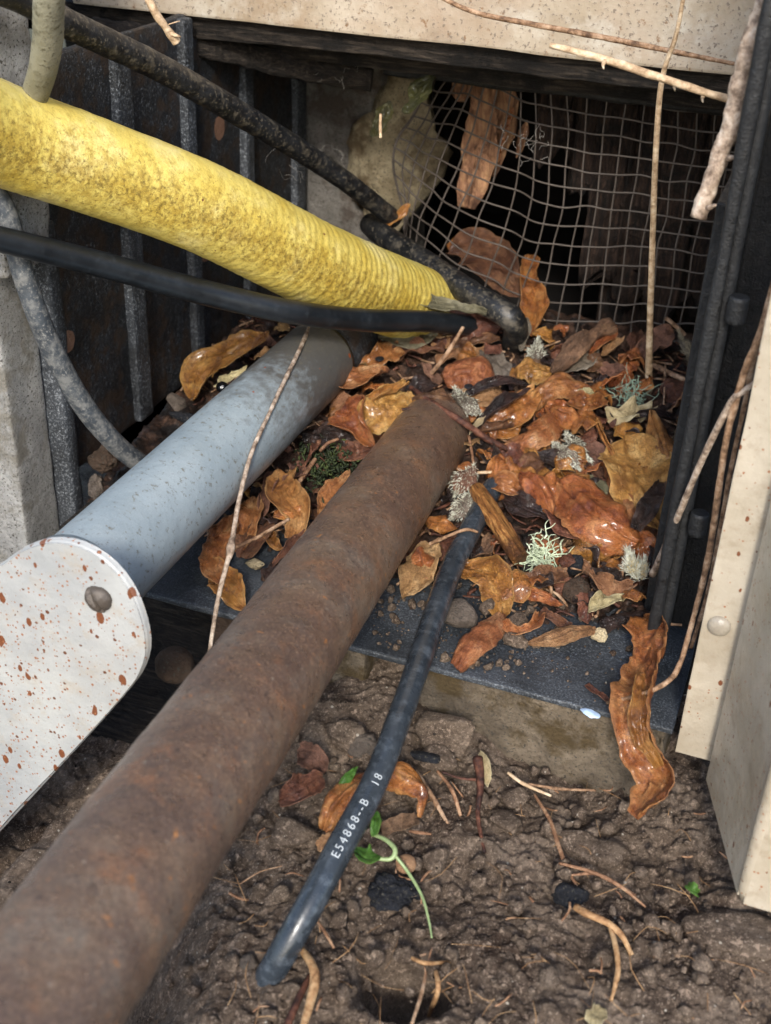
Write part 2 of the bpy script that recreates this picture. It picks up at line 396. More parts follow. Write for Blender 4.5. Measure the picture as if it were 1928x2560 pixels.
TW_PALE = m_twig('twig_pale', '8d7458', 'b59b7c', 'd0bda0')
TW_BROWN = m_twig('twig_brown', '4f3a2a', '86684e', 'ab9076')
TW_GREY = m_twig('twig_grey', '5f4f42', '9a8775', 'c2b3a2')
TW_DARK = m_twig('twig_dark', '1f1310', '45291f', '6b4534')
TW_RED = m_twig('twig_rust', '543a29', '7d5b42', '9f8064')
ROOT = m_twig('root_tan', '6f4f33', '97734e', 'b3946e')
FUZZ = m_twig('silver_fuzz', '9b9886', 'c4c3b0', 'dedecf')
FUZZ_D = m_twig('tan_fuzz', '5b5140', '8a7e66', 'b0a58a')
LICHEN = m_twig('pale_lichen', '8f9c80', 'b6c2a4', 'd0d9be')
LICHEN_D = m_twig('grey_green_lichen', '5e7362', '8aa08c', 'adbfa8')
MOSS = m_twig('dark_moss', '10140a', '27301a', '455026')
STONE = m_conc('grey_brown_stone', '4f463e', '75695e')
STONE_D = m_conc('dark_brown_nut', '3a2d22', '57463a')
CLOD = m_soil('clod_soil')
CHAR = m_conc('charred_wood', '15161a', '2b2d33')
def m_plain(name, col, rough=.5, metal=0., spec=.5):
    s = Mat(name); c = s.ramp(s.noise(200, 5), [(.3, col), (.7, tuple(min(1, v * 1.35) for v in hexc(col)[:3]) + (1,))])
    s.bump([(s.noise(900, 3), .0002)], .5); return s.fin(c, rough, spec, metal)
PRINT = m_plain('white_print', '9fa4a6', .6)
SCREW = m_plain('dirty_screw_steel', '463e36', .55, .2)
RIVET = m_plain('rivet_painted', '8a8172', .35)
VOID = m_plain('crawl_space_dark_earth', '120d0a', .9)  # near-black colour paints in the darkness of the closed crawl space
WIRE = m_plain('coated_wire', '433c36', .6)
HAIR = m_plain('pale_fibre', '8a857d', .5)
BERRY = m_plain('black_berry', '08080a', .15)
STEM_G = m_plain('pale_green_stem', '75845a', .4)
FOIL = m_plain('blue_grey_flake', '9fb4cc', .3)

# ------------------------------------------------------------------ ground
def litter_z(x, y):
    return .031 * sst(.02, .26, y) - .022 * sst(-.075, -.115, x)
def soil_z(x, y):
    z = -.034 + .004 * np.sin(x * 31 + 1) * np.cos(y * 27)
    z = z - .085 * sst(.015, -.045, x + .30 * (y + .05)) * sst(-.24, -.12, y)
    z = z - .012 * sst(.03, .055, x) * 0
    z = z + .012 * sst(.125, .05, x) * sst(.0, .03, x) * sst(-.05, -.005, y)
    hole = ((x - .0915) / .013) ** 2 + ((y + .108) / .011) ** 2; z = z - .034 * np.exp(-hole * hole)
    z = z + .03 * sst(.26, .5, np.abs(x)) + .02 * sst(-.25, -.6, y)
    return z
def axis(lo, hi, step, far):
    a = np.arange(lo, hi, step); g = []
    d = step; q = hi
    while q < far: q += d; g.append(q); d *= 1.35
    h = []; d = step; q = lo
    while q > -far: q -= d; h.append(q); d *= 1.35
    return np.r_[h[::-1], a, g]
gx, gy = axis(-.16, .25, .0009, 8.), axis(-.165, .03, .0009, 8.)
gy = gy[gy < .31]
XX, YY = np.meshgrid(gx, gy, indexing='ij')
ZZ = soil_z(XX, YY)
Q = np.stack([XX, YY, XX * 0], -1)
fine = ((XX > -.2) & (XX < .3) & (YY > -.22)).astype(float)
ZZ += fine * (.0036 * fbm(Q, 45, 3, 1) + .0020 * np.abs(fbm(Q, 150, 4, 5)) + .0011 * fbm(Q, 420, 3, 9)) + (1 - fine) * .02 * fbm(Q, 4, 3, 3)
WN = fbm(Q, 420, 3, 21); bumpz = np.zeros_like(ZZ); i0, j0 = np.searchsorted(gx, -.16), np.searchsorted(gy, -.165)
for k in range(2600):
    r = .0009 + .0062 * RNG.rand() ** 5; cx, cy = RNG.uniform(-.155, .245), RNG.uniform(-.16, .02)
    ia, ib = np.searchsorted(gx, [cx - r, cx + r]); ja, jb = np.searchsorted(gy, [cy - r, cy + r])
    sl = np.s_[ia:ib, ja:jb]
    if ib <= ia or jb <= ja: continue
    e = RNG.uniform(.7, 1.3); dd = (((XX[sl] - cx) * e) ** 2 + ((YY[sl] - cy) / e) ** 2) * (1 + 1.3 * WN[sl])
    bumpz[sl] = np.maximum(bumpz[sl], .85 * np.sqrt(np.maximum(r * r - dd, 0)))
PM = sst(-.25, .45, fbm(Q, 26, 3, 33)); ZZ += bumpz * (.10 + .45 * PM)
nx, ny = len(gx), len(gy)
V = np.stack([XX, YY, ZZ], -1).reshape(-1, 3)
i, j = np.meshgrid(np.arange(nx - 1), np.arange(ny - 1), indexing='ij')
Fg = np.stack([i * ny + j, (i + 1) * ny + j, (i + 1) * ny + j + 1, i * ny + j + 1], -1).reshape(-1, 4)
me = bpy.data.meshes.new('soil_ground'); me.vertices.add(len(V)); me.vertices.foreach_set('co', V.ravel())
me.loops.add(Fg.size); me.loops.foreach_set('vertex_index', Fg.ravel().astype(np.int32))
me.polygons.add(len(Fg)); me.polygons.foreach_set('loop_start', np.arange(0, Fg.size, 4, dtype=np.int32))
me.polygons.foreach_set('use_smooth', np.ones(len(Fg), bool)); me.update(calc_edges=True); me.validate()
me.materials.append(SOIL)
g = bpy.data.objects.new('soil_ground', me); COL.objects.link(g)
tag(g, 'damp crumbly brown soil in front of the vent well', kind='structure')
def soil_at(x, y):
    a = min(max(np.searchsorted(gx, x), 0), nx - 1); b = min(max(np.searchsorted(gy, y), 0), ny - 1); return float(ZZ[a, b])
def Ps(px, py, h=0.):
    z = -.034
    for k in range(6):
        p = P(px, py, z=z + h); z = float(soil_z(p[0], p[1])) + .002
    return P(px, py, z=z + h)
def Pl(px, py, h=0.):
    z = .01
    for k in range(8):
        p = P(px, py, z=z + h); z = float(litter_z(p[0], min(p[1], .262)))
    return P(px, py, z=z + h)

# ------------------------------------------------------------------ vent well (black plastic)
well = empty('vent_well', (0, .1, 0))
tag(well, 'black plastic vent well with ribbed side wall and dusty floor plate', 'vent well')
V, Fc = boxVF((-.088, .0, -.0022), (.150, .268, 0), .0006, 60, .0006, 30, 3)
mk('floor_plate', V, Fc, PLATE, well, False)
# ribbed left wall: dark panels facing right, ribs in a lighter black that paints in the light on their fronts
V, Fc = boxVF((-.1415, .199, -.002), (-.1375, .335, .1680), .0008, 30, .0008, 40, 5)
mk('side_wall', V, Fc, BLACKP, well)
V, Fc = boxVF((-.1415, .076, -.002), (-.1375, .1985, .1795), .0008, 30, .0008, 40, 5)
mk('side_wall', V, Fc, BLACKP, well)
for y0, y1, dx in ((.128, .141, .0042), (.189, .1982, .0042), (.252, .262, .0042), (.318, .332, .004)):
    V, Fc = boxVF((-.1395, y0, -.001), (-.1375 + dx, y1, .179 if y1 < .1985 else .1675), .002, 0); mk('rib', V, Fc, BLACKR, well, False)
V, Fc = boxVF((-.158, .066, -.03), (-.134, .0745, .118), .002, 20, .0005, 60, 2); mk('front_flange', V, Fc, BLACKR, well)
# right hand post with hinge rail
V, Fc = boxVF((.1325, .036, -.001), (.1370, .060, .300), .0015, 30, .0006, 60, 8); mk('corner_post', V, Fc, BLACKF, well)
V, Fc = boxVF((.128, .061, .001), (.1325, .262, .166), .001); mk('side_wall', V, Fc, BLACKF, well, False)
rl = tube('hinge_rail', [(.1382, .0405, -.03), (.1380, .0405, .12), (.1378, .0405, .32)], .0022, BLACKF, well, 40, 16, .03, 200)
for q in ((1742, 1330), (1838, 800)):
    p = P(*q, y=.036); tube('hinge_knuckle', [p + [0, 0, -.001], p + [0, 0, .0], p + [0, 0, .007], p + [0, 0, .008]], [.0026, .0032, .0032, .0026], BLACKF, rl, 12, 18)
V, Fc = boxVF((.139, .062, -.10), (.40, .070, .4), .001); mk('dark_gap_panel', V, Fc, BLACKF, well, False)  # dark sheet added to stand for the black gap beside the post
# frame of the screen
V, Fc = boxVF((-.06, .256, .150), (.134, .2615, .166), .0015, 20, .0006, 70, 2); mk('screen_frame', V, Fc, BLACKF, well)
V, Fc = boxVF((.1205, .2550, .0), (.1275, .2610, .1495), .001, 20, .0006, 70, 6); mk('screen_frame', V, Fc, BLACKF, well)

# ------------------------------------------------------------------ house: siding, header, foundation
hs = empty('house_siding', (.1, .22, .178))
tag(hs, 'cream weathered siding and trim board above the wire screen', 'siding')
V, Fc = boxVF((-.200, .200, .1785), (.9, .222, .2135), .0014, 70, .0006, 25, 3); mk('trim_board', V, Fc, SIDING, hs, False)
V, Fc = boxVF((-.9, .203, .2145), (.9, .222, .34), .0014, 60, .0006, 25, 7); mk('siding_board', V, Fc, SIDING, hs, False)
for q in range(3):
    V, Fc = boxVF((-.9, .203, .3415 + .127 * q), (.9, .222, .4675 + .127 * q), .0014); mk('siding_board', V, Fc, SIDING, hs, False)
hd = empty('header_timber', (0, .24, .166)); tag(hd, 'dark weathered timber header under the cream trim', 'timber')
V, Fc = boxVF((-.62, .206, .1685), (.6, .232, .1782), .001, 90, .0012, 60, 4); mk('plank', V, Fc, HDR, hd)
V, Fc = boxVF((-.62, .234, .1570), (.6, .254, .1775), .001, 90, .0014, 60, 5); mk('plank', V, Fc, HDR, hd)
tag(tube('dirty_crossbar', [P(230, 68, y=.19), P(420, 98, y=.205), P(620, 140, y=.225), P(800, 178, y=.245), P(930, 200, y=.252)], [.0045, .0052, .0055, .0062, .006], HDR, None, 60, 14, .22, 160, 3),
    'dark dirt-caked bar running under the cream trim at upper left', 'bar')
fd = empty('foundation_wall', (0, .33, 0)); tag(fd, 'grey concrete foundation wall behind the dirty cable', 'wall')
V, Fc = boxVF((-.30, .338, -.06), (-.078, .40, .1765), .002, 40, .0014, 60, 5); mk('block', V, Fc, CONC_W, fd)
V, Fc = boxVF((.14, .27, -.06), (.6, .40, .165), .002, 20, .001, 60, 9); mk('block', V, Fc, CONC_W, fd)
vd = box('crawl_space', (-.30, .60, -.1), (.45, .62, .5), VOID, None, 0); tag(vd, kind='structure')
box('crawl_space_dark_earth', (-.30, .402, -.10), (.45, .599, -.02), VOID, None, 0)['kind'] = 'structure'
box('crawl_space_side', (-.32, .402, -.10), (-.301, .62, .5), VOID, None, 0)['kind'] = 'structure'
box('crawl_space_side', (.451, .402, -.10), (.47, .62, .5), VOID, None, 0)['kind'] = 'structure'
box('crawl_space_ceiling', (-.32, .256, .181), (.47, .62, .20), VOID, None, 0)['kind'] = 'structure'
# rotten timber behind the screen, slab by slab
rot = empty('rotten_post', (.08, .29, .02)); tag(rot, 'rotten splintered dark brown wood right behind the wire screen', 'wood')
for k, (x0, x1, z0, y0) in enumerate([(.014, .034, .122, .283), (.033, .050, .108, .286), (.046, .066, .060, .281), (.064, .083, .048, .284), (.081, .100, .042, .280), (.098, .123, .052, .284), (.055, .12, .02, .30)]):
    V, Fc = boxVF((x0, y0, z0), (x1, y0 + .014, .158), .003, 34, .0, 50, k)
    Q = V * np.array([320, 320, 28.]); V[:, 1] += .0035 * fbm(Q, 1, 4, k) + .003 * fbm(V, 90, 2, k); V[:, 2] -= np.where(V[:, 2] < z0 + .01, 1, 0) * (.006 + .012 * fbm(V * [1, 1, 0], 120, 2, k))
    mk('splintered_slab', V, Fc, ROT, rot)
tag(lump('buff_rock', P(1010, 440, y=.335), (.030, .022, .050), ROCK, 23, sub=5, amp=.30, freq=1.6, fine=.10, ang=1.), 'buff coloured rock behind the torn left edge of the wire screen', 'rock')
# concrete pier left, footing under the plate
V, Fc = boxVF((-.60, .040, -.10), (-.1425, .0655, .1045), .0012, 110, .0004, 130, 4)
tag(mk('concrete_pier', V, Fc, CONC), 'pale rough concrete pier at the left edge', 'pier')
V, Fc = boxVF((-.60, .034, .105), (-.1305, .0665, .46), .002, 110, .0010, 130, 6)
tag(mk('pier_cap', V, Fc, CONC_L), 'whitish concrete cap behind the cream tube at the top left corner', 'pier cap')
ft = empty('concrete_footing', (.07, .02, -.05)); tag(ft, 'stained concrete footing under the front edge of the floor plate', 'footing')
V, Fc = boxVF((.052, .0035, -.09), (.148, .05, -.0032), .0015, 60, .0012, 120, 4); mk('block', V, Fc, CONC_F, ft)
V, Fc = boxVF((.012, .0035, -.09), (.034, .05, -.0036), .0015, 30, .0010, 120, 7); mk('block', V, Fc, CONC_F, ft)
V, Fc = boxVF((-.120, .034, -.13), (.0115, .06, -.0040), .0015, 30, .0010, 120, 2); mk('block', V, Fc, HDR, ft)  # dark timber tone paints in the shade below the left of the plate
V, Fc = boxVF((-.036, .012, -.11), (-.012, .0335, -.0044), .0015, 30, .0014, 120, 2); mk('block', V, Fc, STONE_D, ft)
V, Fc = boxVF((.034, .024, -.09), (.0515, .05, -.0040), .0015, 10, .0010, 120, 2); mk('block', V, Fc, BLACKF, ft)  # black filler: shade of the recess between the blocks, as colour
# folded cream sheet metal post on the right
sp = empty('steel_trim_post', (.17, 0, -.01)); tag(sp, 'cream painted folded steel post with a round rivet at right', 'post')
V, Fc = boxVF((.1520, .0, -.0095), (.1660, .0016, .40), .0005, 40, .0003, 40, 2); mk('flange', V, Fc, CREAM, sp, False)
A0, B0 = P(1765, 1950, y=-.006), P(1843, 2240, z=-.013)
def sheet(a, b, z0, z1, t, name):
    a, b = np.array(a[:2]), np.array(b[:2]); n = nrm(np.array([-(b - a)[1], (b - a)[0]])) * t
    q = [a, b, b + n, a + n]; V = [(x, y, z) for z in (z0, z1) for x, y in q]
    mk(name, V, [(3, 2, 1, 0), (4, 5, 6, 7), (0, 1, 5, 4), (1, 2, 6, 5), (2, 3, 7, 6), (3, 0, 4, 7)], CREAM, sp, False)
sheet(A0, B0, -.0125, .40, .0016, 'return_face')
bz = tube('rolled_edge', [(B0[0] + .0022, B0[1] + .0008, -.0145), (B0[0] + .0022, B0[1] + .0008, -.0130), (B0[0] + .0022, B0[1] + .0008, .1), (B0[0] + .0022, B0[1] + .0008, .40)], [.0012, .0026, .0028, .0028], CREAM, sp, 50, 14)
V, Fc = boxVF((B0[0] + .0020, B0[1] - .0019, -.0140), (B0[0] + .09, B0[1] - .0001, .40), .0006); mk('front_face', V, Fc, CREAM, sp, False)
p = P(1798, 1565, y=-.0001); Vi, Fi = icoVF(3); mk('rivet', Vi * [.0038, .0022, .0038] + p, Fi, RIVET, sp)

# ------------------------------------------------------------------ pipes
def taper_ring(c, r0, r1, l, mat, name, parent): ...
# yellow conduit with fine corrugation
ypts = [P(-260, 235, d=.40), P(0, 335, d=.440), P(260, 425, d=.470), P(520, 525, d=.503), P(760, 648, d=.548), P(920, 718, d=.588), P(1030, 758, d=.620), P(1110, 788, d=.650)]
C = spline(ypts, 520); s = np.r_[0, np.cumsum(np.linalg.norm(np.diff(C, axis=0), axis=1))]
rad = (.0182 + .0014 * sst(.10, .26, s)) * (1 + .0060 * np.sin(s * 2 * math.pi / .0042 + 1.5 * fbm(C, 60, 2, 3)) * (.15 + .85 * sst(.10, .24, s))) * (1 - .0 * s)
V, Fc = tubeVF(C, rad, 56, .008, 160, 4)
uvy = np.stack(np.broadcast_arrays(np.arange(56)[None, :] / 56., s[:, None]), -1).reshape(-1, 2)
tag(mk('yellow_pipe', V, Fc, YELLOW, None, True, uvy), 'thick yellow corrugated pipe stained with brown dirt', 'pipe')
# grey conduit + its elbow
g1 = P(681, 1006, d=.548); GX, GZ, GR = g1[0], g1[2], .0185
gc = empty('grey_conduit', (GX, .05, GZ)); tag(gc, 'smooth blue-grey plastic conduit leading into the leaves', 'conduit')
Cg = np.array([(GX, y, GZ) for y in np.linspace(-.060, .158, 90)])
V, Fc = tubeVF(Cg, GR, 56, .003, 60, 2); mk('pipe', V, Fc, PVC, gc)
Cg = np.array([(GX, y, GZ) for y in (.158, .1585, .20, .25)]); V, Fc = tubeVF(Cg, [.0150, .0165, .0165, .0165], 48, .03, 150, 3); mk('inner_sleeve', V, Fc, BLACKP, gc)
el = empty('conduit_elbow', (GX, -.06, 0)); tag(el, 'white rounded elbow cover plate flecked with rust, in lower left corner', 'elbow cover')
YC = -.080
out = [(-420, 2050), (-300, 1690), (-120, 1500), (0, 1412), (60, 1372), (130, 1352), (205, 1364), (275, 1408), (328, 1474), (360, 1555), (369, 1625), (352, 1682), (322, 1725), (250, 1808), (120, 1950), (0, 2080), (-200, 2300), (-330, 2400), (-430, 2300)]
o2 = spline([P(a, b, y=YC) for a, b in out], 140)
def plate(o2, y0, y1, bev, name, mat, parent, shrink=1.):
    c = o2.mean(0); n = len(o2); rings = []
    for (y, k) in ((y0 + bev, 0), (y0 + bev * .3, bev * .7), (y0, bev * 1.6)):
        d = o2 - c; L = np.linalg.norm(d, axis=1)[:, None]; q = c + d * (L * shrink - k) / L; q[:, 1] = y; rings.append(q)
    b = c + (o2 - c) * shrink; b[:, 1] = y1; rings = [b] + rings
    V = np.vstack(rings); Fc = []
    for r in range(3):
        for i in range(n): j = (i + 1) % n; Fc.append([r * n + i, (r + 1) * n + i, (r + 1) * n + j, r * n + j])
    Fc.append([3 * n + i for i in range(n)]); Fc.append([i for i in range(n)][::-1])
    return mk(name, V, Fc, mat, parent)
plate(o2, YC, YC + .0024, .0007, 'cover_plate', WHITE, el)
plate(o2, YC + .0026, YC + .016, .0012, 'body', PVC, el, .82)
Cg = np.array([(GX, y, GZ) for y in (-.0615, -.061, -.050, -.0495)]); V, Fc = tubeVF(Cg, [GR + .0004, GR + .0012, GR + .0012, GR + .0004], 56); mk('hub_collar', V, Fc, PVC, el)
p = P(246, 1497, y=YC - .0004); Vi, Fi = icoVF(4); Vs = Vi * [.0047, .0032, .0047]
slot = (np.abs(Vs[:, 0] * .8 + Vs[:, 2] * .6) < .0007) & (Vs[:, 1] < 0); Vs[slot, 1] += .0012
Vs = Vs + (.0003 * fbm(Vs, 500, 3, 2))[:, None] * Vi
mk('screw', Vs + p, Fi, SCREW, el)
# rusty iron pipe
a = P(1088, 1077, d=.571); b = P(190, 2366, d=.266); dr = nrm(a - b)
C = np.array([b - dr * .18 + (a + dr * .000 - b + dr * .18) * t for t in np.linspace(0, 1, 260)])
V, Fc = tubeVF(C, .0178, 64, .010, 140, 6)
tag(mk('rusty_pipe', V, Fc, RUST), 'long rusty brown iron pipe running diagonally out of the leaves', 'pipe')

# ------------------------------------------------------------------ cables
def px_tube(name, pts, wpx, mat, label, cat='cable', n=70, seg=16, rough=0., rs=300, seed=0, parent=None, group=None):
    """pts: rows (px, py, distance); wpx: diameter in picture pixels at each row"""
    W = np.broadcast_to(np.asarray(wpx, float), (len(pts),)); A = [P(a, b, d=d) for a, b, d in pts]
    o = tube(name, A, [w * d / F / 2 for w, (_, _, d) in zip(W, pts)], mat, parent, n, seg, rough, rs, seed)
    return tag(o, label, cat, group) if label else o
def DL(px, py, h): return (px, py, depth(Pl(px, py, h)))
def DS(px, py, h): return (px, py, depth(Ps(px, py, h)))
px_tube('black_cable', [(-160, 560, .43), (0, 598, .450), (250, 660, .482), (500, 728, .512), (720, 778, .532), (900, 800, .560), (1060, 803, .590), (1190, 815, .62)], [66, 66, 65, 64, 60, 58, 54, 50], CABLE_SMOOTH, 'clean black cable sagging just below the yellow pipe', n=120, seg=20)
dc = px_tube('dirty_cable', [(-120, -70, .40), (60, 0, .428), (190, 70, .452), (400, 170, .497), (600, 285, .545), (780, 395, .595), (900, 480, .63), (985, 548, .66)], [72, 72, 72, 68, 62, 54, 48, 46], CABLE_DIRTY, 'black cable caked with dirt slanting above the yellow pipe', n=150, seg=20, rough=.03, rs=260)
px_tube('black_cable', [(925, 560, .67), (960, 590, .655), (1060, 655, .635), (1180, 735, .612), (1270, 790, .60), (1290, 825, .61), (1285, 860, .63)], [56, 58, 62, 64, 66, 62, 60], CABLE_DIRTY, 'short glossy black cable crossing the end of the yellow pipe', n=80, seg=20, rough=.03)
px_tube('grey_cable', [(-60, 420, .455), (10, 520, .462), (60, 690, .475), (120, 850, .49), (200, 1000, .51), (280, 1100, .527), (350, 1158, .54), (420, 1195, .555)], [56, 56, 56, 56, 55, 52, 50, 48], CABLE_DUST, 'dusty grey cable curving down the left wall behind the conduit', n=90, seg=18)
px_tube('cream_tube', [(132, -80, .385), (122, 0, .395), (120, 90, .41), (108, 170, .425), (85, 245, .44), (60, 330, .455)], [78, 78, 76, 72, 66, 62], TUBE_CREAM, 'weathered cream tube at the top left corner above the yellow pipe', n=60, seg=20, rough=.02)
def DZ(px, py, z): return (px, py, depth(P(px, py, z=z)))
PC = [DL(1235, 1215, .008), DL(1190, 1300, .011), DL(1130, 1420, .012), DL(1078, 1565, .012), DZ(1040, 1680, .0105), DZ(990, 1820, .006), DZ(935, 1960, .000), DZ(855, 2110, -.006), DZ(770, 2270, -.014), DZ(700, 2395, -.026), DZ(655, 2470, -.040), DZ(625, 2520, -.055)]
pc_w = [52, 55, 58, 61, 62, 64, 68, 72, 74, 74, 70, 64]
pcab = px_tube('printed_cable', PC, pc_w, CABLE_PRINT, 'black speckled cable with white printed number emerging from leaves into soil', n=140, seg=22)
# flat print on the cable
QC = spline(np.column_stack([[P(a, b, d=d) for a, b, d in PC], [w * d / F / 2 for w, (_, _, d) in zip(pc_w, PC)]]), 400)[::-1]
sC = np.r_[0, np.cumsum(np.linalg.norm(np.diff(QC[:, :3], axis=0), axis=1))]
def print_text(txt, px, py, h, ang0):
    cu = bpy.data.curves.new('t', 'FONT'); cu.body = txt; cu.size = h; cu.space_character = 1.36
    to = bpy.data.objects.new('t', cu); COL.objects.link(to); bpy.context.view_layer.update()
    tm = to.evaluated_get(bpy.context.evaluated_depsgraph_get()).to_mesh()
    bm = bmesh.new(); bm.from_mesh(tm); bmesh.ops.subdivide_edges(bm, edges=bm.edges[:], cuts=1); bmesh.ops.triangulate(bm, faces=bm.faces[:])
    bm.verts.index_update(); T = np.array([v.co[:] for v in bm.verts]); Fc = [[v.index for v in f.verts] for f in bm.faces]; bm.free()
    bpy.data.objects.remove(to); bpy.data.curves.remove(cu)
    # start at the cable sample that projects nearest to (px,py)
    pr = []
    for q in QC[:, :3]:
        v = q - CAM; c = np.array([cX, cY, cZ]).T @ v; pr.append((964 - F * c[0] / c[2], 1280 + F * c[1] / c[2]))
    k0 = np.argmin(np.hypot(*(np.array(pr) - [px, py]).T)); s = np.clip(sC[k0] + T[:, 0], 0, sC[-1])
    C = np.stack([np.interp(s, sC, QC[:, i]) for i in range(4)], -1)
    Tn = np.gradient(QC[:, :3], axis=0); Tn = np.stack([np.interp(s, sC, Tn[:, i]) for i in range(3)], -1); Tn /= np.linalg.norm(Tn, axis=1)[:, None]
    vw = CAM - C[:, :3]; vw /= np.linalg.norm(vw, axis=1)[:, None]; N = vw - Tn * (vw * Tn).sum(1)[:, None]; N /= np.linalg.norm(N, axis=1)[:, None]
    U = np.cross(N, Tn)
    a = ang0 + (T[:, 1] - h * .35) / C[:, 3]; Vv = C[:, :3] + (N * np.cos(a)[:, None] + U * np.sin(a)[:, None]) * (C[:, 3] + .00012)[:, None]
    mk('printed_lettering', Vv, Fc, PRINT, pcab, False)
print_text('E54868--B', 822, 2150, .0038, .05)
print_text('18', 940, 1985, .0038, -.05)
px_tube('dirt_strip', [DZ(-80, 2360, -.050), DZ(60, 2190, -.052), DZ(230, 2010, -.056), DZ(430, 1815, -.060)], [84, 80, 72, 55], CLOD, 'dirt covered root beside the rusty pipe at lower left', 'root', n=60, seg=14, rough=.35, rs=150)

# ------------------------------------------------------------------ wire screen
cs = [-1, 4, 8, 14, 20]; rs_ = [0, 4, 8, 12, 14]
TAB = np.array([[(1120, 150), (1230, 165), (1340, 215), (1610, 262), (1880, 298)],
                [(1030, 290), (1175, 330), (1335, 400), (1590, 440), (1850, 470)],
                [(985, 400), (1110, 500), (1300, 590), (1565, 615), (1815, 640)],
                [(1010, 560), (1060, 640), (1240, 765), (1540, 800), (1785, 815)],
                [(1010, 650), (1050, 730), (1220, 850), (1530, 885), (1770, 900)]], float)
def herm(xs, Y, x):
    xs = np.asarray(xs, float); M_ = np.gradient(Y, xs, axis=0); k = int(np.clip(np.searchsorted(xs, x) - 1, 0, len(xs) - 2)); h = xs[k + 1] - xs[k]; t = (x - xs[k]) / h
    return (2 * t ** 3 - 3 * t ** 2 + 1) * Y[k] + (t ** 3 - 2 * t ** 2 + t) * h * M_[k] + (-2 * t ** 3 + 3 * t ** 2) * Y[k + 1] + (t ** 3 - t ** 2) * h * M_[k + 1]
def scr(c, r):
    row = herm(rs_, TAB, r); q = herm(cs, row, c)
    y = .2640 + .030 * sst(9, -1, c) + .0025 * vnoise(np.array([c * .35, r * .35, 3.]), 2)
    wig = .0
    q = q + 6.5 * np.array([vnoise(np.array([c * .7, r * .5, 1.]), 5), vnoise(np.array([c * .7, r * .5, 9.]), 6)])
    # a crease where the sheet was pushed in
    k = math.exp(-((c - 7.3) / .7) ** 2) * sst(2, 9, r); q = q + np.array([14 * k, 0]); y = y + .006 * k
    return P(q[0], q[1], y=y)
screen = empty('wire_screen', (.06, .264, .02)); tag(screen, 'bent coated wire screen closing the vent opening', 'wire screen')
for c in range(-1, 21):
    A = np.array([scr(c, r) for r in np.linspace(0, 14, 57)]); V, Fc = tubeVF(A, 0.00047 + (.0003 if c == -1 else 0), 6); mk('wire', V, Fc, WIRE, screen)
for r in range(0, 15):
    A = np.array([scr(c, r) + [0, -.0006, 0] for c in np.linspace(-1, 20, 90)]); V, Fc = tubeVF(A, 0.00047, 6); mk('wire', V, Fc, WIRE, screen)

# ------------------------------------------------------------------ litter bed
def bed():
    xs, ys = np.arange(-.136, .1325, .0012), np.arange(.008, .285, .0012)
    X2, Y2 = np.meshgrid(xs, ys, indexing='ij'); Q = np.stack([X2, Y2, 0 * X2], -1)
    z = litter_z(X2, Y2) - .0045 * sst(.115, .03, Y2 + .02 * fbm(Q, 40, 2, 8)) + .0032 * np.abs(fbm(Q, 90, 4, 3)) + .0018 * fbm(Q, 300, 3, 4) - .0012
    n = len(ys); i, j = np.meshgrid(np.arange(len(xs) - 1), np.arange(n - 1), indexing='ij')
    Fc = np.stack([i * n + j, (i + 1) * n + j, (i + 1) * n + j + 1, i * n + j + 1], -1).reshape(-1, 4)
    V = np.stack([X2, Y2, z], -1).reshape(-1, 3)
    # leave out what lies under the plate
    keep = (V[Fc][:, :, 2].max(1) > -.0008) | ((V[Fc][:, :, 0].max(1) < -.0885) & (V[Fc][:, :, 1].min(1) > .062))
    return V, Fc[keep].tolist()
V, Fc = bed(); tag(mk('litter_bed', V, Fc, LITTER), 'dark mulch of rotted leaves covering the floor plate', 'mulch', kind='stuff')

# loose needles, stalks and crumbs in the litter
def chips(n, seed, mat, name, label, area, lz, length=(.004, .016), rad=(.0003, .0008)):
    rs = np.random.RandomState(seed); parts = []
    while len(parts) < n:
        px, py = rs.uniform(area[0], area[2]), rs.uniform(area[1], area[3]); p = lz(px, py, .001)
        if not (-.134 < p[0] < .245 and -.16 < p[1] < .262): continue
        if lz is Pl and (p[1] < .045 or p[0] > .13): continue
        if lz is Ps and p[1] > .0: continue
        L = rs.uniform(*length); a = rs.uniform(0, 2 * math.pi); d = np.array([math.cos(a), math.sin(a), rs.normal() * .25]); q = rs.normal(size=3) * L * .12
        zo = rs.uniform(0, .003); A = spline([p - d * L / 2 + [0, 0, zo], p + q + [0, 0, zo], p + d * L / 2 + [0, 0, zo]], 5); r = rs.uniform(*rad)
        parts.append(tubeVF(A, [r, r, r, r, r * .6], 5))
    V, Fc = join(parts); return tag(mk(name, V, Fc, mat), label, name.replace('_', ' '), kind='stuff')
AREA = (480, 700, 1800, 1560)
chips(520, 1, TW_BROWN, 'needle_litter', 'loose brown needles and stalks strewn through the leaf litter', AREA, Pl)
chips(420, 2, TW_DARK, 'stalk_litter', 'dark broken stalks strewn through the leaf litter', AREA, Pl)
chips(130, 3, TW_RED, 'rust_needle_litter', 'rust coloured needle bits strewn through the leaf litter', AREA, Pl, (.003, .010), (.0003, .0006))
chips(45, 4, TW_RED, 'soil_needle_bits', 'short rusty needle bits lying on the soil', (560, 1850, 1928, 2560), Ps, (.002, .008), (.0002, .0005))
chips(110, 5, ROOT, 'rootlets', 'fine pale rootlets threading the soil', (560, 1850, 1928, 2560), Ps, (.004, .016), (.00006, .00014))
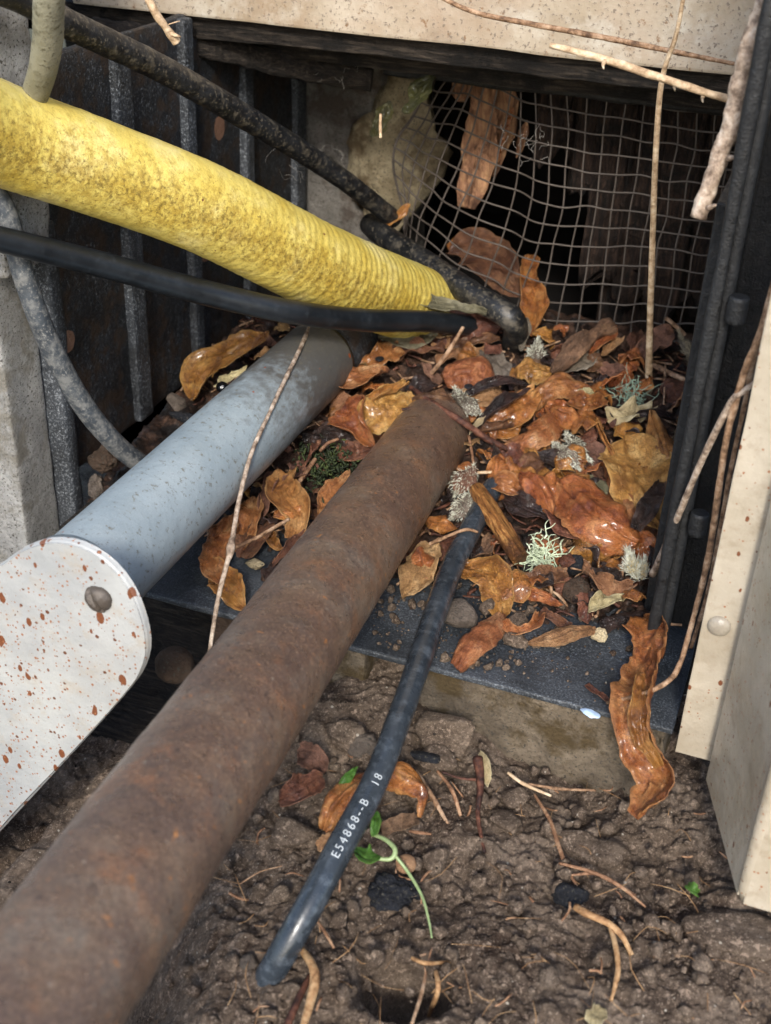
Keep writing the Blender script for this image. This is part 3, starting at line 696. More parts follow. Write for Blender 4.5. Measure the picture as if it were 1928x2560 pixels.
def crumbs(n, seed, mat, name, label, area, lz, size):
    rs = np.random.RandomState(seed); parts = []
    while len(parts) < n:
        px, py = rs.uniform(area[0], area[2]), rs.uniform(area[1], area[3]); p = lz(px, py, 0)
        if not (-.134 < p[0] < .248 and -.165 < p[1] < .262): continue
        if lz is Pl and (p[1] < .004 or p[0] > .129): continue
        if lz is Ps and p[1] > .001: continue
        r = size[0] + (size[1] - size[0]) * rs.rand() ** 4
        parts.append(lumpVF(p + [0, 0, r * .4], r, rs.randint(1 << 20), sub=2, amp=.45, freq=1.5, fine=.30, ang=.95))
    V, Fc = join(parts); return tag(mk(name, V, Fc, mat), label, name.replace('_', ' '), kind='stuff')
crumbs(760, 6, CLOD, 'soil_crumbs', 'loose crumbs of soil scattered over the ground', (450, 1780, 1928, 2560), Ps, (.0004, .0040))
crumbs(170, 7, CLOD, 'plate_crumbs', 'dirt crumbs scattered on the black floor plate', (850, 1380, 1640, 1800), Pl, (.0005, .0022))
crumbs(300, 9, CLOD, 'plate_silt', 'dirt grains caked on the plate around the round stone', (930, 1430, 1420, 1700), Pl, (.0004, .0026))
crumbs(160, 8, LITTER, 'mulch_crumbs', 'dark mulch crumbs between the leaves', (500, 800, 1760, 1560), Pl, (.001, .0035))

# ------------------------------------------------------------------ leaves
def leafVF(C, wid, prof, curl=.6, twist=0., roll=0., ruf=.0, wrinkle=.0006, seed=0, nu=12, thick=.00022, up=(.05, -.55, .83), cam_n=False):
    n = len(C); T, N, B = frames(C, up); v = np.linspace(0, 1, n); u = np.linspace(-1, 1, nu + 1)
    rs = np.random.RandomState(seed)
    if prof == 'obovate': w_ = np.sin(math.pi * np.clip(v, 0, 1) ** .72) ** .62
    elif prof == 'ovate': w_ = np.sin(math.pi * v ** .95) ** .7
    elif prof == 'lance': w_ = np.sin(math.pi * v ** .9) ** 1.0
    elif prof == 'strip': w_ = np.minimum(1, np.minimum(v, 1 - v) * 9 + .35)
    elif prof == 'blunt': w_ = np.minimum(1, (np.sin(math.pi * np.clip(v * .86 + .07, 0, 1)) ** .5))
    else: w_ = 1 - .85 * v
    w_ = np.maximum(w_, .04)
    wl = w_ * (1 + .22 * vnoise(np.stack([v * 4 + seed, v * 0, v * 0], -1), 1) + .09 * vnoise(np.stack([v * 13 + seed, v * 0, v * 0], -1), 3))
    wr = w_ * (1 + .22 * vnoise(np.stack([v * 4 + seed + 50, v * 0, v * 0], -1), 2) + .09 * vnoise(np.stack([v * 17 + seed, v * 0 + 9, v * 0], -1), 4))
    ang = R(roll) + twist * (v - .5); ca, sa = np.cos(ang)[:, None], np.sin(ang)[:, None]
    N2 = N * ca + B * sa; B2 = B * ca - N * sa
    W = np.where(u[None, :] < 0, wl[:, None], wr[:, None]) * wid / 2
    cv = curl * (1 + .5 * vnoise(np.stack([v * 3 + seed, v * 0, v * 0 + 5], -1), 8))[:, None]
    cv = np.where(np.abs(cv) < .05, .05, cv); th = u[None, :] * cv * (.35 + .65 * np.abs(u[None, :]) ** 1.2) 
    side = W * np.sin(th) / cv * np.sign(u[None, :] * np.sign(u[None, :]) + 1e-9); side = W * np.sin(th) / cv
    lift = W * (1 - np.cos(th)) / np.abs(cv) * np.sign(cv)
    ph = rs.rand() * 9
    lift = lift + ruf * wid * (np.abs(u[None, :]) ** 1.6) * np.sin(v[:, None] * (9 + 5 * rs.rand()) + ph + 2 * (u[None, :] > 0))
    Pm = C[:, None, :] + B2[:, None, :] * side[..., None] + N2[:, None, :] * lift[..., None]
    lng = vnoise(np.stack(np.broadcast_arrays(u[None, :] * 2.6 + seed, v[:, None] * 1.3, 0. * u[None, :] + seed), -1), seed + 5) + .6 * vnoise(np.stack(np.broadcast_arrays(u[None, :] * 5.5 + seed, v[:, None] * 2.4, 0. * u[None, :] + 3), -1), seed + 6)
    Pm = Pm + N2[:, None, :] * (lng * .055 * wid)[..., None]
    st = np.stack(np.broadcast_arrays(side * 1., v[:, None] * wid * 1.2, lift * 0 + seed), -1)     # folds run mostly lengthwise and have sharp crests
    rdg = 1 - 2 * np.abs(vnoise(st * [260, 90, 1] + .6 * fbm(st, 120, 2, seed)[..., None], seed)) + .55 * (1 - 2 * np.abs(vnoise(st * [560, 300, 1], seed + 1)))
    wr_ = wrinkle * (1.15 * rdg + 1.6 * fbm(Pm + seed, 130, 3, seed) + fbm(Pm + seed, 420, 2, seed + 3) * .8)
    Pm = Pm + N2[:, None, :] * wr_[..., None]
    du = np.gradient(Pm, axis=1); dv = np.gradient(Pm, axis=0); nn = np.cross(dv, du); nn /= np.linalg.norm(nn, axis=2)[..., None] + 1e-12
    top = Pm + nn * thick / 2; bot = Pm - nn * thick / 2; k = nu + 1
    V = np.vstack([top.reshape(-1, 3), bot.reshape(-1, 3)]); o = n * k; Fc = []
    i, j = np.meshgrid(np.arange(n - 1), np.arange(nu), indexing='ij'); a = i * k + j
    q = np.stack([a, a + k, a + k + 1, a + 1], -1).reshape(-1, 4); Fc += q.tolist(); Fc += (q[:, ::-1] + o).tolist()
    per = [*range(0, k - 1)] + [r * k + k - 1 for r in range(n - 1)] + [(n - 1) * k + c for c in range(k - 1, 0, -1)] + [r * k for r in range(n - 1, 0, -1)]
    for x, y in zip(per, per[1:] + per[:1]): Fc.append([x, y, y + o, x + o])
    uv = np.stack(np.broadcast_arrays(u[None, :] * .5 + .5, v[:, None]), -1).reshape(-1, 2)
    return V, Fc, np.vstack([uv, uv])
LN = [100]
def leaf(label, pts, wpx, mat='amber', prof='obovate', curl=.7, twist=0., roll=0., ruf=.05, wr=.0006, base=Pl, cat='leaf', name='fallen_leaf', group=None, parent=None, n=44, nu=18, up=(.05, -.55, .83)):
    LN[0] += 1
    A = [base(a, b, h) if base else P(a, b, d=h) for a, b, h in pts]
    d = np.mean([depth(q) for q in A]); V, Fc, uv = leafVF(spline(A, n), wpx * d / F, prof, curl * 1.4, twist, roll, ruf * 1.5, wr, LN[0], nu, up=up)
    o = mk(name, V, Fc, LEAF[mat] if isinstance(mat, str) else mat, parent, True, uv)
    return tag(o, label, cat, group) if label else o
G1 = 'leaves lying in the vent well litter'
def L(label, pts, w, mat='amber', **k): return leaf(label, pts, w * 1.12, mat, group=G1, **k)
m_ = .001
# left of and between the pipes
L('amber leaf wedged between the ribbed wall and the grey conduit', [(482, 1000, 8 * m_), (515, 925, 14 * m_), (590, 880, 20 * m_), (672, 830, 16 * m_)], 92, 'orange', curl=.5, roll=-12)
L('cream flake of leaf touching the upper side of the grey conduit', [(545, 962, 20 * m_), (580, 945, 22 * m_), (618, 918, 22 * m_)], 34, 'cream', prof='blunt', curl=.2)
L('dull brown leaf beside the dark end of the grey conduit', [(765, 880, 12 * m_), (810, 870, 12 * m_), (880, 905, 8 * m_)], 62, 'brown', curl=-.6)
L('grey-brown leaf standing under the clean black cable', [(872, 930, 4 * m_), (880, 880, 10 * m_), (885, 815, 16 * m_)], 66, 'grey', curl=.8)
L('brown leaf edge right of the grey-brown leaf under the cable', [(905, 910, 4 * m_), (935, 860, 8 * m_), (950, 820, 10 * m_)], 44, 'brown')
l4 = L('amber leaf with one dark oval spot near the cable', [(905, 930, 6 * m_), (950, 895, 10 * m_), (1000, 870, 10 * m_)], 66, 'amber', prof='blunt', curl=.3)
p = Pl(949, 897, .0126); Vi, Fi = icoVF(3); mk('dark_spot', Vi * [.0022, .0028, .0007] + p, Fi, CHAR, l4)
L('large glossy amber leaf whose dark tip touches the grey conduit', [(758, 1036, 4 * m_), (790, 1010, 9 * m_), (835, 965, 14 * m_), (900, 945, 16 * m_), (972, 925, 14 * m_)], 84, 'amber', prof='obovate', curl=.7, roll=-15)
L('folded triangular red-amber leaf between the two pipes', [(868, 1000, 18 * m_), (895, 1050, 16 * m_), (935, 1118, 10 * m_)], 110, 'orange', prof='ovate', curl=1.1, roll=25)
L('rounded amber leaf leaning on the end of the rusty pipe', [(915, 1065, 14 * m_), (955, 1030, 19 * m_), (1020, 985, 18 * m_)], 112, 'amber', prof='blunt', curl=.35)
L('narrow curled amber strip above the rounded amber leaf', [(905, 1012, 20 * m_), (960, 985, 22 * m_), (1015, 962, 20 * m_)], 40, 'orange', prof='strip', curl=1.3)
L('small red leaf rim under the rounded amber leaf', [(935, 1085, 8 * m_), (975, 1065, 12 * m_), (1000, 1040, 12 * m_)], 50, 'red')
L('dark red glossy leaf arched against the clean black cable', [(1078, 868, 6 * m_), (1110, 825, 14 * m_), (1170, 800, 20 * m_), (1250, 815, 16 * m_)], 105, 'red', prof='blunt', curl=-.8, roll=10)
L('dark red lower lobe below the arched red leaf', [(1130, 868, 6 * m_), (1190, 858, 9 * m_), (1250, 850, 9 * m_)], 40, 'red', prof='blunt', curl=.9)
L('wet red-brown strip left of the arched red leaf', [(985, 885, 8 * m_), (1040, 875, 10 * m_), (1110, 880, 8 * m_)], 44, 'red', prof='strip', curl=1., ruf=.2)
L('brown crumpled strip under the arched red leaf', [(1090, 905, 4 * m_), (1140, 890, 6 * m_), (1190, 885, 4 * m_)], 34, 'tan', prof='strip', curl=.8, ruf=.2)
L('olive grey leaf lying under the clean black cable', [(945, 840, 14 * m_), (1010, 850, 14 * m_), (1095, 835, 14 * m_)], 56, 'olive', prof='ovate', curl=.3)
L('curled pale grey leaf rim over the end of the yellow pipe', [(1000, 780, .594), (1060, 757, .597), (1130, 772, .600), (1215, 790, .600)], 46, 'olive', prof='blunt', curl=1.0, base=None)
L('wrinkled purple-black leaf beside the moss between the pipes', [(762, 1105, 6 * m_), (830, 1085, 10 * m_), (905, 1100, 8 * m_)], 76, 'dark', prof='blunt', curl=-.4, wr=.0012)
L('rusty bark-like leaf roll beside the grey conduit', [(752, 1185, 8 * m_), (775, 1145, 10 * m_), (802, 1098, 10 * m_)], 30, 'red', prof='strip', curl=2.2)
L('red-brown leaf base under the folded triangular leaf', [(850, 1120, 6 * m_), (890, 1140, 8 * m_), (930, 1120, 8 * m_)], 66, 'red', curl=.5)
L('bright amber curled leaf in the middle between the pipes', [(722, 1180, 12 * m_), (708, 1235, 12 * m_), (745, 1295, 12 * m_), (738, 1352, 6 * m_)], 104, 'gold', prof='blunt', curl=.8, roll=10)
L('pinkish brown wrinkled leaf beside the bright amber curl', [(692, 1175, 8 * m_), (672, 1230, 10 * m_), (655, 1300, 6 * m_)], 54, 'brown', prof='ovate', curl=.9)
L('pink-brown leaf behind the rust needle between the pipes', [(770, 1150, 4 * m_), (755, 1185, 5 * m_), (735, 1215, 4 * m_)], 60, 'brown', curl=.3)
L('amber pleated leaf under the grey conduit', [(640, 1248, 8 * m_), (622, 1300, 8 * m_), (600, 1380, 4 * m_)], 70, 'amber', prof='blunt', curl=.7)
L('amber leaf pressed against the underside of the grey conduit', [(590, 1290, 10 * m_), (548, 1360, 8 * m_), (530, 1430, 5 * m_), (560, 1470, 3 * m_)], 78, 'amber', prof='ovate', curl=.6)
L('amber leaf with dark red tip at the front edge of the plate', [(535, 1405, 5 * m_), (555, 1450, 4 * m_), (585, 1490, 3 * m_), (612, 1525, 2 * m_)], 82, 'orange', prof='ovate', curl=.5)
L('red-brown papery leaf beneath the bright amber curl', [(668, 1300, 6 * m_), (640, 1345, 6 * m_), (612, 1400, 3 * m_)], 70, 'red', prof='blunt', curl=.5)
L('orange leaf flap against the left side of the rusty pipe', [(872, 1185, 10 * m_), (840, 1230, 10 * m_), (795, 1290, 8 * m_)], 58, 'gold', prof='ovate', curl=.9)
L('long red-brown leaf tucked under the rusty pipe', [(800, 1325, 8 * m_), (735, 1370, 8 * m_), (672, 1425, 4 * m_)], 46, 'red', prof='lance', curl=1.2)
L('small amber curl below the bright amber curled leaf', [(672, 1335, 6 * m_), (690, 1365, 6 * m_), (705, 1370, 5 * m_)], 38, 'orange', curl=.9)
L('dark shredded leaf beside the pale chip under the rusty pipe', [(660, 1450, 3 * m_), (700, 1410, 5 * m_), (725, 1395, 5 * m_)], 34, 'dark', prof='strip', curl=.7)
# middle
l12 = L('rounded amber leaf with a dark stain above the rusty pipe end', [(1112, 950, 10 * m_), (1165, 930, 14 * m_), (1238, 965, 10 * m_)], 98, 'gold', prof='blunt', curl=-.5, roll=-8)
p = Pl(1172, 966, .0135); mk('dark_stain', Vi * [.0022, .0026, .0007] + p, Fi, CHAR, l12)
l13 = L('small domed amber leaf holding a water drop', [(1288, 932, 14 * m_), (1325, 920, 18 * m_), (1374, 935, 14 * m_)], 66, 'amber', prof='blunt', curl=-.8)
drop = Mat('water_drop'); drop.b.inputs['Transmission Weight'].default_value = 1; drop.b.inputs['IOR'].default_value = 1.33; drop.b.inputs['Roughness'].default_value = .02
mk('water_drop', Vi * [.0012, .0012, .0009] + Pl(1326, 938, .0195), Fi, drop.m, l13)
L('long banana shaped amber leaf in the middle of the litter', [(1285, 1030, 10 * m_), (1335, 985, 14 * m_), (1405, 955, 18 * m_), (1488, 972, 14 * m_)], 72, 'amber', prof='blunt', curl=-1.0, roll=-10)
L('amber leaf folding down from the banana shaped leaf', [(1345, 985, 14 * m_), (1290, 1030, 12 * m_), (1250, 1062, 8 * m_), (1300, 1078, 6 * m_)], 70, 'orange', prof='blunt', curl=.7)
L('dark red rolled leaf at the right side of the rusty pipe end', [(1195, 1075, 8 * m_), (1240, 1072, 10 * m_), (1280, 1065, 8 * m_)], 42, 'red', prof='strip', curl=1.6)
L('crinkled amber leaf in front of the banana shaped leaf', [(1265, 1125, 8 * m_), (1310, 1100, 13 * m_), (1360, 1075, 15 * m_), (1400, 1020, 12 * m_)], 78, 'amber', prof='blunt', curl=-.6)
L('amber folded leaf right of the crinkled amber leaf', [(1365, 1020, 12 * m_), (1420, 1035, 16 * m_), (1475, 1060, 10 * m_)], 66, 'orange', prof='ovate', curl=-.9)
L('amber leaf pointing at the hairy lichen', [(1415, 1005, 12 * m_), (1465, 1010, 14 * m_), (1518, 1005, 9 * m_)], 58, 'orange', prof='ovate', curl=.8)
L('bleached scrap behind the amber leaf pointing at the lichen', [(1440, 985, 14 * m_), (1465, 980, 16 * m_), (1490, 985, 14 * m_)], 22, 'cream', curl=.4)
L('narrow dark willow-like leaf, upper of two', [(1150, 1000, 10 * m_), (1210, 968, 16 * m_), (1265, 955, 18 * m_), (1330, 965, 15 * m_)], 42, 'dark', prof='lance', curl=.9, roll=10)
L('narrow dark willow-like leaf with pale withered end, lower of two', [(1172, 1092, 8 * m_), (1215, 1045, 14 * m_), (1265, 1010, 18 * m_), (1330, 968, 17 * m_)], 44, 'dark', prof='lance', curl=.9, roll=-10)
L('pale withered stalk end of the lower willow-like leaf', [(1174, 1088, 11 * m_), (1195, 1062, 14 * m_), (1215, 1040, 17 * m_)], 24, 'cream', prof='lance', curl=1.2)
L('tan-brown rolled leaf leaning on the bottom of the wire screen', [(1378, 930, 8 * m_), (1420, 880, 16 * m_), (1470, 835, 20 * m_), (1535, 803, 18 * m_)], 62, 'brown', prof='strip', curl=-1.2)
L('brown flap on the underside of the rolled leaf at the screen', [(1450, 885, 8 * m_), (1500, 850, 14 * m_), (1540, 812, 16 * m_)], 50, 'orange', prof='ovate', curl=.5)
L('grey-brown leaf below the rolled leaf at the screen', [(1405, 932, 5 * m_), (1455, 905, 8 * m_), (1495, 872, 8 * m_)], 46, 'grey', prof='ovate', curl=.4)
L('grey leaf right of the rounded stained amber leaf', [(1225, 875, 6 * m_), (1240, 905, 8 * m_), (1262, 950, 6 * m_)], 60, 'grey', prof='blunt', curl=.3)
L('silvery withered leaf hanging at the end of the short cable', [(1308, 790, 18 * m_), (1312, 830, 14 * m_), (1302, 878, 6 * m_)], 38, 'grey', prof='ovate', curl=.9)
L('brown leaf fan at the foot of the screen left of the long straw', [(1590, 905, 5 * m_), (1625, 870, 10 * m_), (1685, 828, 14 * m_)], 74, 'brown', prof='ovate', curl=.7)
L('red-brown leaf shard at the foot of the screen', [(1575, 895, 3 * m_), (1590, 870, 7 * m_), (1600, 830, 9 * m_)], 44, 'red', prof='lance', curl=.6)
L('tan spoon shaped leaf at the foot of the screen', [(1505, 890, 4 * m_), (1535, 870, 9 * m_), (1562, 842, 13 * m_)], 34, 'tan', prof='lance', curl=.9)
L('flat red-brown leaf under the long straw tip', [(1668, 1005, 3 * m_), (1700, 985, 4 * m_), (1738, 985, 3 * m_)], 76, 'red', prof='blunt', curl=.15)
L('cream lobed leaf below the hairy lichen', [(1518, 1045, 9 * m_), (1560, 1040, 11 * m_), (1630, 1022, 8 * m_)], 50, 'cream', prof='blunt', curl=.4, ruf=.25)
L('dark rolled leaf behind the ridged amber leaf', [(1578, 1045, 10 * m_), (1640, 1040, 12 * m_), (1695, 1055, 8 * m_)], 40, 'dark', prof='lance', curl=1.2)
L('amber leaf ridged down its middle near the black post', [(1628, 1030, 20 * m_), (1648, 1090, 21 * m_), (1670, 1160, 17 * m_), (1700, 1235, 8 * m_)], 118, 'amber', prof='ovate', curl=-1.1)
L('rusty twisted strip left of the ridged amber leaf', [(1488, 1050, 12 * m_), (1505, 1095, 13 * m_), (1535, 1150, 12 * m_), (1560, 1210, 10 * m_)], 32, 'orange', prof='strip', curl=1.6)
L('broad amber leaf beaded with droplets near the black post', [(1560, 1105, 14 * m_), (1580, 1180, 16 * m_), (1615, 1260, 14 * m_), (1660, 1335, 9 * m_)], 175, 'gold', prof='obovate', curl=.25)
L('amber flap along the left of the beaded leaf', [(1522, 1130, 12 * m_), (1540, 1200, 14 * m_), (1565, 1280, 14 * m_), (1600, 1330, 12 * m_)], 64, 'amber', prof='strip', curl=-.8)
L('largest wet orange leaf right of the pale lichen tuft', [(1398, 1205, 14 * m_), (1455, 1255, 18 * m_), (1520, 1310, 18 * m_), (1590, 1360, 12 * m_)], 150, 'orange', prof='blunt', curl=-.45)
L('lower lobe of wet orange leaf folding over dark mulch', [(1450, 1310, 12 * m_), (1490, 1365, 12 * m_), (1525, 1408, 4 * m_)], 120, 'orange', prof='ovate', curl=-.7)
L('dull orange leaf corner by the thin grey twig foot', [(1550, 1340, 10 * m_), (1600, 1375, 8 * m_), (1625, 1425, 2 * m_)], 84, 'orange', prof='ovate', curl=.3)
L('dark chocolate folded leaf lying on the beaded amber leaf', [(1655, 1205, 22 * m_), (1630, 1260, 22 * m_), (1590, 1325, 19 * m_)], 52, 'dark', prof='blunt', curl=.8)
L('dark leaf standing below the beaded leaf', [(1645, 1335, 12 * m_), (1645, 1390, 8 * m_), (1630, 1440, 2 * m_)], 40, 'dark', prof='lance', curl=.5)
L('orange leaf pair edge right of the wooden stick', [(1298, 1180, 14 * m_), (1345, 1215, 16 * m_), (1382, 1292, 10 * m_)], 66, 'orange', prof='ovate', curl=-.9)
L('amber leaf behind the top of the wooden stick', [(1218, 1218, 8 * m_), (1260, 1210, 12 * m_), (1310, 1235, 10 * m_)], 56, 'amber', prof='ovate', curl=.6)
L('dark purple leaf right of the wooden stick', [(1265, 1245, 6 * m_), (1310, 1270, 10 * m_), (1375, 1300, 7 * m_)], 62, 'dark', prof='ovate', curl=.7)
L('red leaf above the orange leaf pair', [(1258, 1165, 6 * m_), (1290, 1145, 10 * m_), (1320, 1125, 8 * m_)], 60, 'red', prof='blunt', curl=.5)
L('dark curled leaf right of the rusty pipe end', [(1200, 1090, 6 * m_), (1220, 1140, 8 * m_), (1255, 1185, 5 * m_)], 60, 'dark', prof='ovate', curl=.8)
L('dark wet leaf left of the silver bud scales', [(1320, 1145, 6 * m_), (1380, 1150, 8 * m_), (1440, 1185, 6 * m_)], 46, 'dark', prof='lance', curl=.7)
L('brown wrinkled leaf between the silver bud scales and the twisted strip', [(1455, 1130, 6 * m_), (1490, 1150, 8 * m_), (1520, 1190, 6 * m_)], 70, 'brown', prof='blunt', curl=.4)
L('dark brown wet leaf left of the largest orange leaf', [(1390, 1260, 8 * m_), (1420, 1310, 11 * m_), (1460, 1350, 8 * m_)], 90, 'red', prof='ovate', curl=.7)
L('brown curled leaf covering the buried end of the rusty pipe', [(1030, 1000, 18 * m_), (1080, 990, 22 * m_), (1140, 1005, 18 * m_)], 54, 'red', prof='ovate', curl=-.7)
L('dark leaf pressed on the left of the buried rusty pipe end', [(1015, 985, 14 * m_), (1050, 965, 18 * m_), (1095, 960, 16 * m_)], 46, 'dark', prof='ovate', curl=.6)
# front right
L('crinkled tan leaf between the rusty pipe and the printed cable', [(1008, 1495, 3 * m_), (1040, 1445, 7 * m_), (1068, 1390, 9 * m_), (1095, 1355, 9 * m_)], 88, 'tan', prof='ovate', curl=.7, wr=.001)
L('dark crimson leaf scrap beside the printed cable', [(1090, 1400, 4 * m_), (1110, 1370, 6 * m_), (1140, 1350, 6 * m_)], 44, 'red', curl=.2)
L('glossy orange leaf left of the pale lichen tuft', [(1158, 1425, 6 * m_), (1210, 1430, 9 * m_), (1245, 1475, 8 * m_), (1258, 1545, 3 * m_)], 100, 'orange', prof='blunt', curl=.6)
L('small amber leaf with a black tip', [(1276, 1466, 7 * m_), (1330, 1478, 9 * m_), (1408, 1512, 4 * m_)], 52, 'amber', prof='ovate', curl=-.8)
L('rust coloured leaf under the pale lichen tuft', [(1300, 1470, 6 * m_), (1360, 1445, 9 * m_), (1420, 1440, 7 * m_)], 62, 'red', prof='blunt', curl=.5)
L('tan wavy leaf strip right of the lichen', [(1458, 1410, 9 * m_), (1490, 1450, 9 * m_), (1530, 1470, 8 * m_), (1580, 1465, 6 * m_)], 42, 'tan', prof='strip', curl=1.0, ruf=.3)
L('brown curl around the round clod', [(1420, 1450, 5 * m_), (1440, 1490, 6 * m_), (1470, 1510, 4 * m_)], 40, 'brown', prof='lance', curl=1.4)
L('bleached cream scrap on the mulch at right', [(1470, 1535, 5 * m_), (1510, 1503, 8 * m_), (1562, 1500, 6 * m_)], 42, 'cream', prof='ovate', curl=.6, ruf=.2)
L('amber leaf with glossy rolled tip lying on the bare plate', [(1138, 1668, 3 * m_), (1180, 1620, 7 * m_), (1225, 1575, 8 * m_), (1262, 1540, 5 * m_)], 76, 'gold', prof='blunt', curl=-.7)
L('thin amber loop right of the plate leaf', [(1255, 1560, 5 * m_), (1295, 1585, 5 * m_), (1335, 1570, 7 * m_), (1350, 1535, 6 * m_)], 30, 'amber', prof='strip', curl=.9)
L('furry tan leaf strip with a pale knob on the plate', [(1318, 1612, 2 * m_), (1390, 1595, 6 * m_), (1450, 1575, 7 * m_), (1505, 1580, 3 * m_)], 44, 'tan', prof='ovate', curl=-.9, wr=.001)
L('red woody leaf sliver behind the furry tan strip', [(1352, 1535, 6 * m_), (1390, 1548, 7 * m_), (1424, 1570, 3 * m_)], 30, 'red', prof='strip', curl=1.)
L('rust coloured splinter on the bare plate', [(1466, 1712, 1 * m_), (1495, 1733, 1.5 * m_), (1524, 1752, 1 * m_)], 16, 'red', prof='strip', curl=.9)
L('dark bark-like leaf below the bleached scrap', [(1500, 1560, 3 * m_), (1560, 1545, 5 * m_), (1630, 1540, 3 * m_)], 44, 'dark', prof='strip', curl=-.8)
# hanging leaf over the edge, leaves on the soil
def Pd(a, b, h): return P(a, b, y=h)
leaf('long wet rust-brown leaf hanging over the plate edge at right', [(1600, 1545, .047), (1640, 1590, .034), (1628, 1660, .018), (1608, 1740, .000), (1612, 1820, -.010), (1645, 1900, -.015), (1665, 1965, -.022), (1590, 2045, -.034)], 136, 'orange', 'strip', .8, 0, 0, .03, .0010, base=Pd, name='hanging_leaf', n=70, nu=16, up=(.1, -.8, .55))
leaf('amber inner fold along the hanging leaf', [(1600, 1690, .006), (1590, 1760, -.007), (1600, 1850, -.016), (1640, 1920, -.020)], 58, 'orange', 'blunt', .9, 0, -10, .1, .001, base=Pd, name='hanging_leaf', up=(.1, -.8, .55))
leaf('curled amber leaf on the soil under the printed cable', [(812, 2075, 5 * m_), (850, 2000, 13 * m_), (915, 1950, 15 * m_), (1000, 1935, 14 * m_), (1062, 1980, 9 * m_), (1052, 2040, 3 * m_)], 92, 'orange', 'blunt', -.7, 0, 0, .15, .001, base=Ps, n=44)
leaf('dark red leaf beside the rusty pipe on the soil', [(700, 2000, 6 * m_), (745, 1985, 10 * m_), (805, 1945, 8 * m_)], 84, 'red', 'ovate', .7, base=Ps)
leaf('brown withered leaf on the soil above the dark red leaf', [(750, 1885, 5 * m_), (785, 1895, 10 * m_), (812, 1930, 6 * m_)], 70, 'brown', 'ovate', .8, base=Ps)
leaf('small tan chip touching the printed cable on the soil', [(798, 2120, 4 * m_), (820, 2110, 6 * m_), (835, 2100, 5 * m_)], 40, 'tan', 'blunt', .3, base=Ps)
leaf('white withered petal standing on the soil', [(1202, 1880, 8 * m_), (1212, 1915, 8 * m_), (1218, 1965, 2 * m_)], 28, 'cream', 'ovate', .9, base=Ps)
leaf('wet brown leaf flake right of the seedling', [(955, 2080, 3 * m_), (1000, 2060, 5 * m_), (1040, 2050, 3 * m_)], 36, 'brown', 'strip', .7, base=Ps)
leaf('bleached leaf scrap at the bottom edge of the picture', [(1470, 2560, 3 * m_), (1490, 2540, 4 * m_), (1505, 2520, 3 * m_)], 46, 'cream', 'blunt', .4, base=Ps)
leaf('rust leaf edge left of the rusty pipe above the dark cavity', [(415, 1790, 14 * m_), (440, 1745, 18 * m_), (470, 1720, 18 * m_)], 40, 'orange', 'blunt', .6, base=Ps)
# behind the short cable and behind the screen
leaf('large orange-brown leaf behind the short glossy cable', [(1120, 640, .690), (1180, 625, .685), (1250, 680, .668), (1300, 745, .655)], 130, 'red', 'ovate', .4, base=None, cat='leaf', group=G1)
leaf('amber rim leaf above the large leaf behind the cable', [(1118, 615, .694), (1170, 600, .690), (1235, 625, .684), (1290, 690, .672)], 62, 'orange', 'strip', -.8, base=None, group=G1)
leaf('twisted orange leaf right of the short cable end', [(1325, 640, .664), (1315, 700, .655), (1340, 760, .645), (1335, 840, .632)], 78, 'orange', 'strip', .9, .9, base=None, group=G1)
leaf('orange scrap under the short cable near the yellow pipe', [(1110, 720, .66), (1140, 735, .655), (1180, 745, .65)], 50, 'orange', base=None, group=G1)
leaf('small orange curl at the torn corner of the screen', [(968, 562, .655), (1000, 545, .655), (1025, 510, .655)], 26, 'orange', 'strip', 1., base=None, group=G1)
leaf('dark green leaf hanging under the header beside the screen', [(1090, 190, .585), (1060, 225, .588), (1012, 285, .592)], 66, 'green', 'ovate', .4, base=None, name='green_leaf')
leaf('small olive leaf with a pale midrib before the grey wall', [(978, 255, .60), (955, 300, .60), (930, 345, .60)], 52, 'green', 'ovate', .4, base=None, name='green_leaf')
px_tube('midrib_straw', [(952, 285, .597), (951, 315, .597), (952, 345, .597)], 8, TW_PALE, 'pale upright straw in front of the small olive leaf', 'straw', n=8, seg=6)
# torn paper hanging behind the screen
tp = leaf('long tan torn sheet hanging to a point behind the screen', [(1215, 190, .642), (1205, 300, .648), (1190, 420, .655), (1168, 520, .66)], 100, PAPER, 'blunt', .5, base=None, cat='torn sheet', name='torn_sheet', group='torn sheets behind the screen', up=(0, -1, .2))
leaf('brown torn sheet with ragged edge, right of the long tan one', [(1265, 195, .645), (1262, 280, .65), (1240, 370, .655), (1228, 440, .66)], 80, PAPER, 'blunt', .7, base=None, cat='torn sheet', name='torn_sheet', group='torn sheets behind the screen', up=(0, -1, .2))
leaf('short tan torn sheet, leftmost under the header', [(1165, 180, .648), (1160, 220, .65), (1155, 255, .652)], 60, PAPER, 'blunt', .6, base=None, cat='torn sheet', name='torn_sheet', group='torn sheets behind the screen', up=(0, -1, .2))
leaf('orange splinter between the torn sheets', [(1283, 270, .640), (1262, 340, .643), (1245, 405, .646)], 16, 'orange', 'strip', 1., base=None, cat='splinter', name='splinter', up=(0, -1, .2))
leaf('narrow tan torn sheet, rightmost, by the screen crease', [(1318, 300, .645), (1308, 350, .648), (1292, 395, .652)], 30, PAPER, 'lance', .7, base=None, cat='torn sheet', name='torn_sheet', group='torn sheets behind the screen', up=(0, -1, .2))

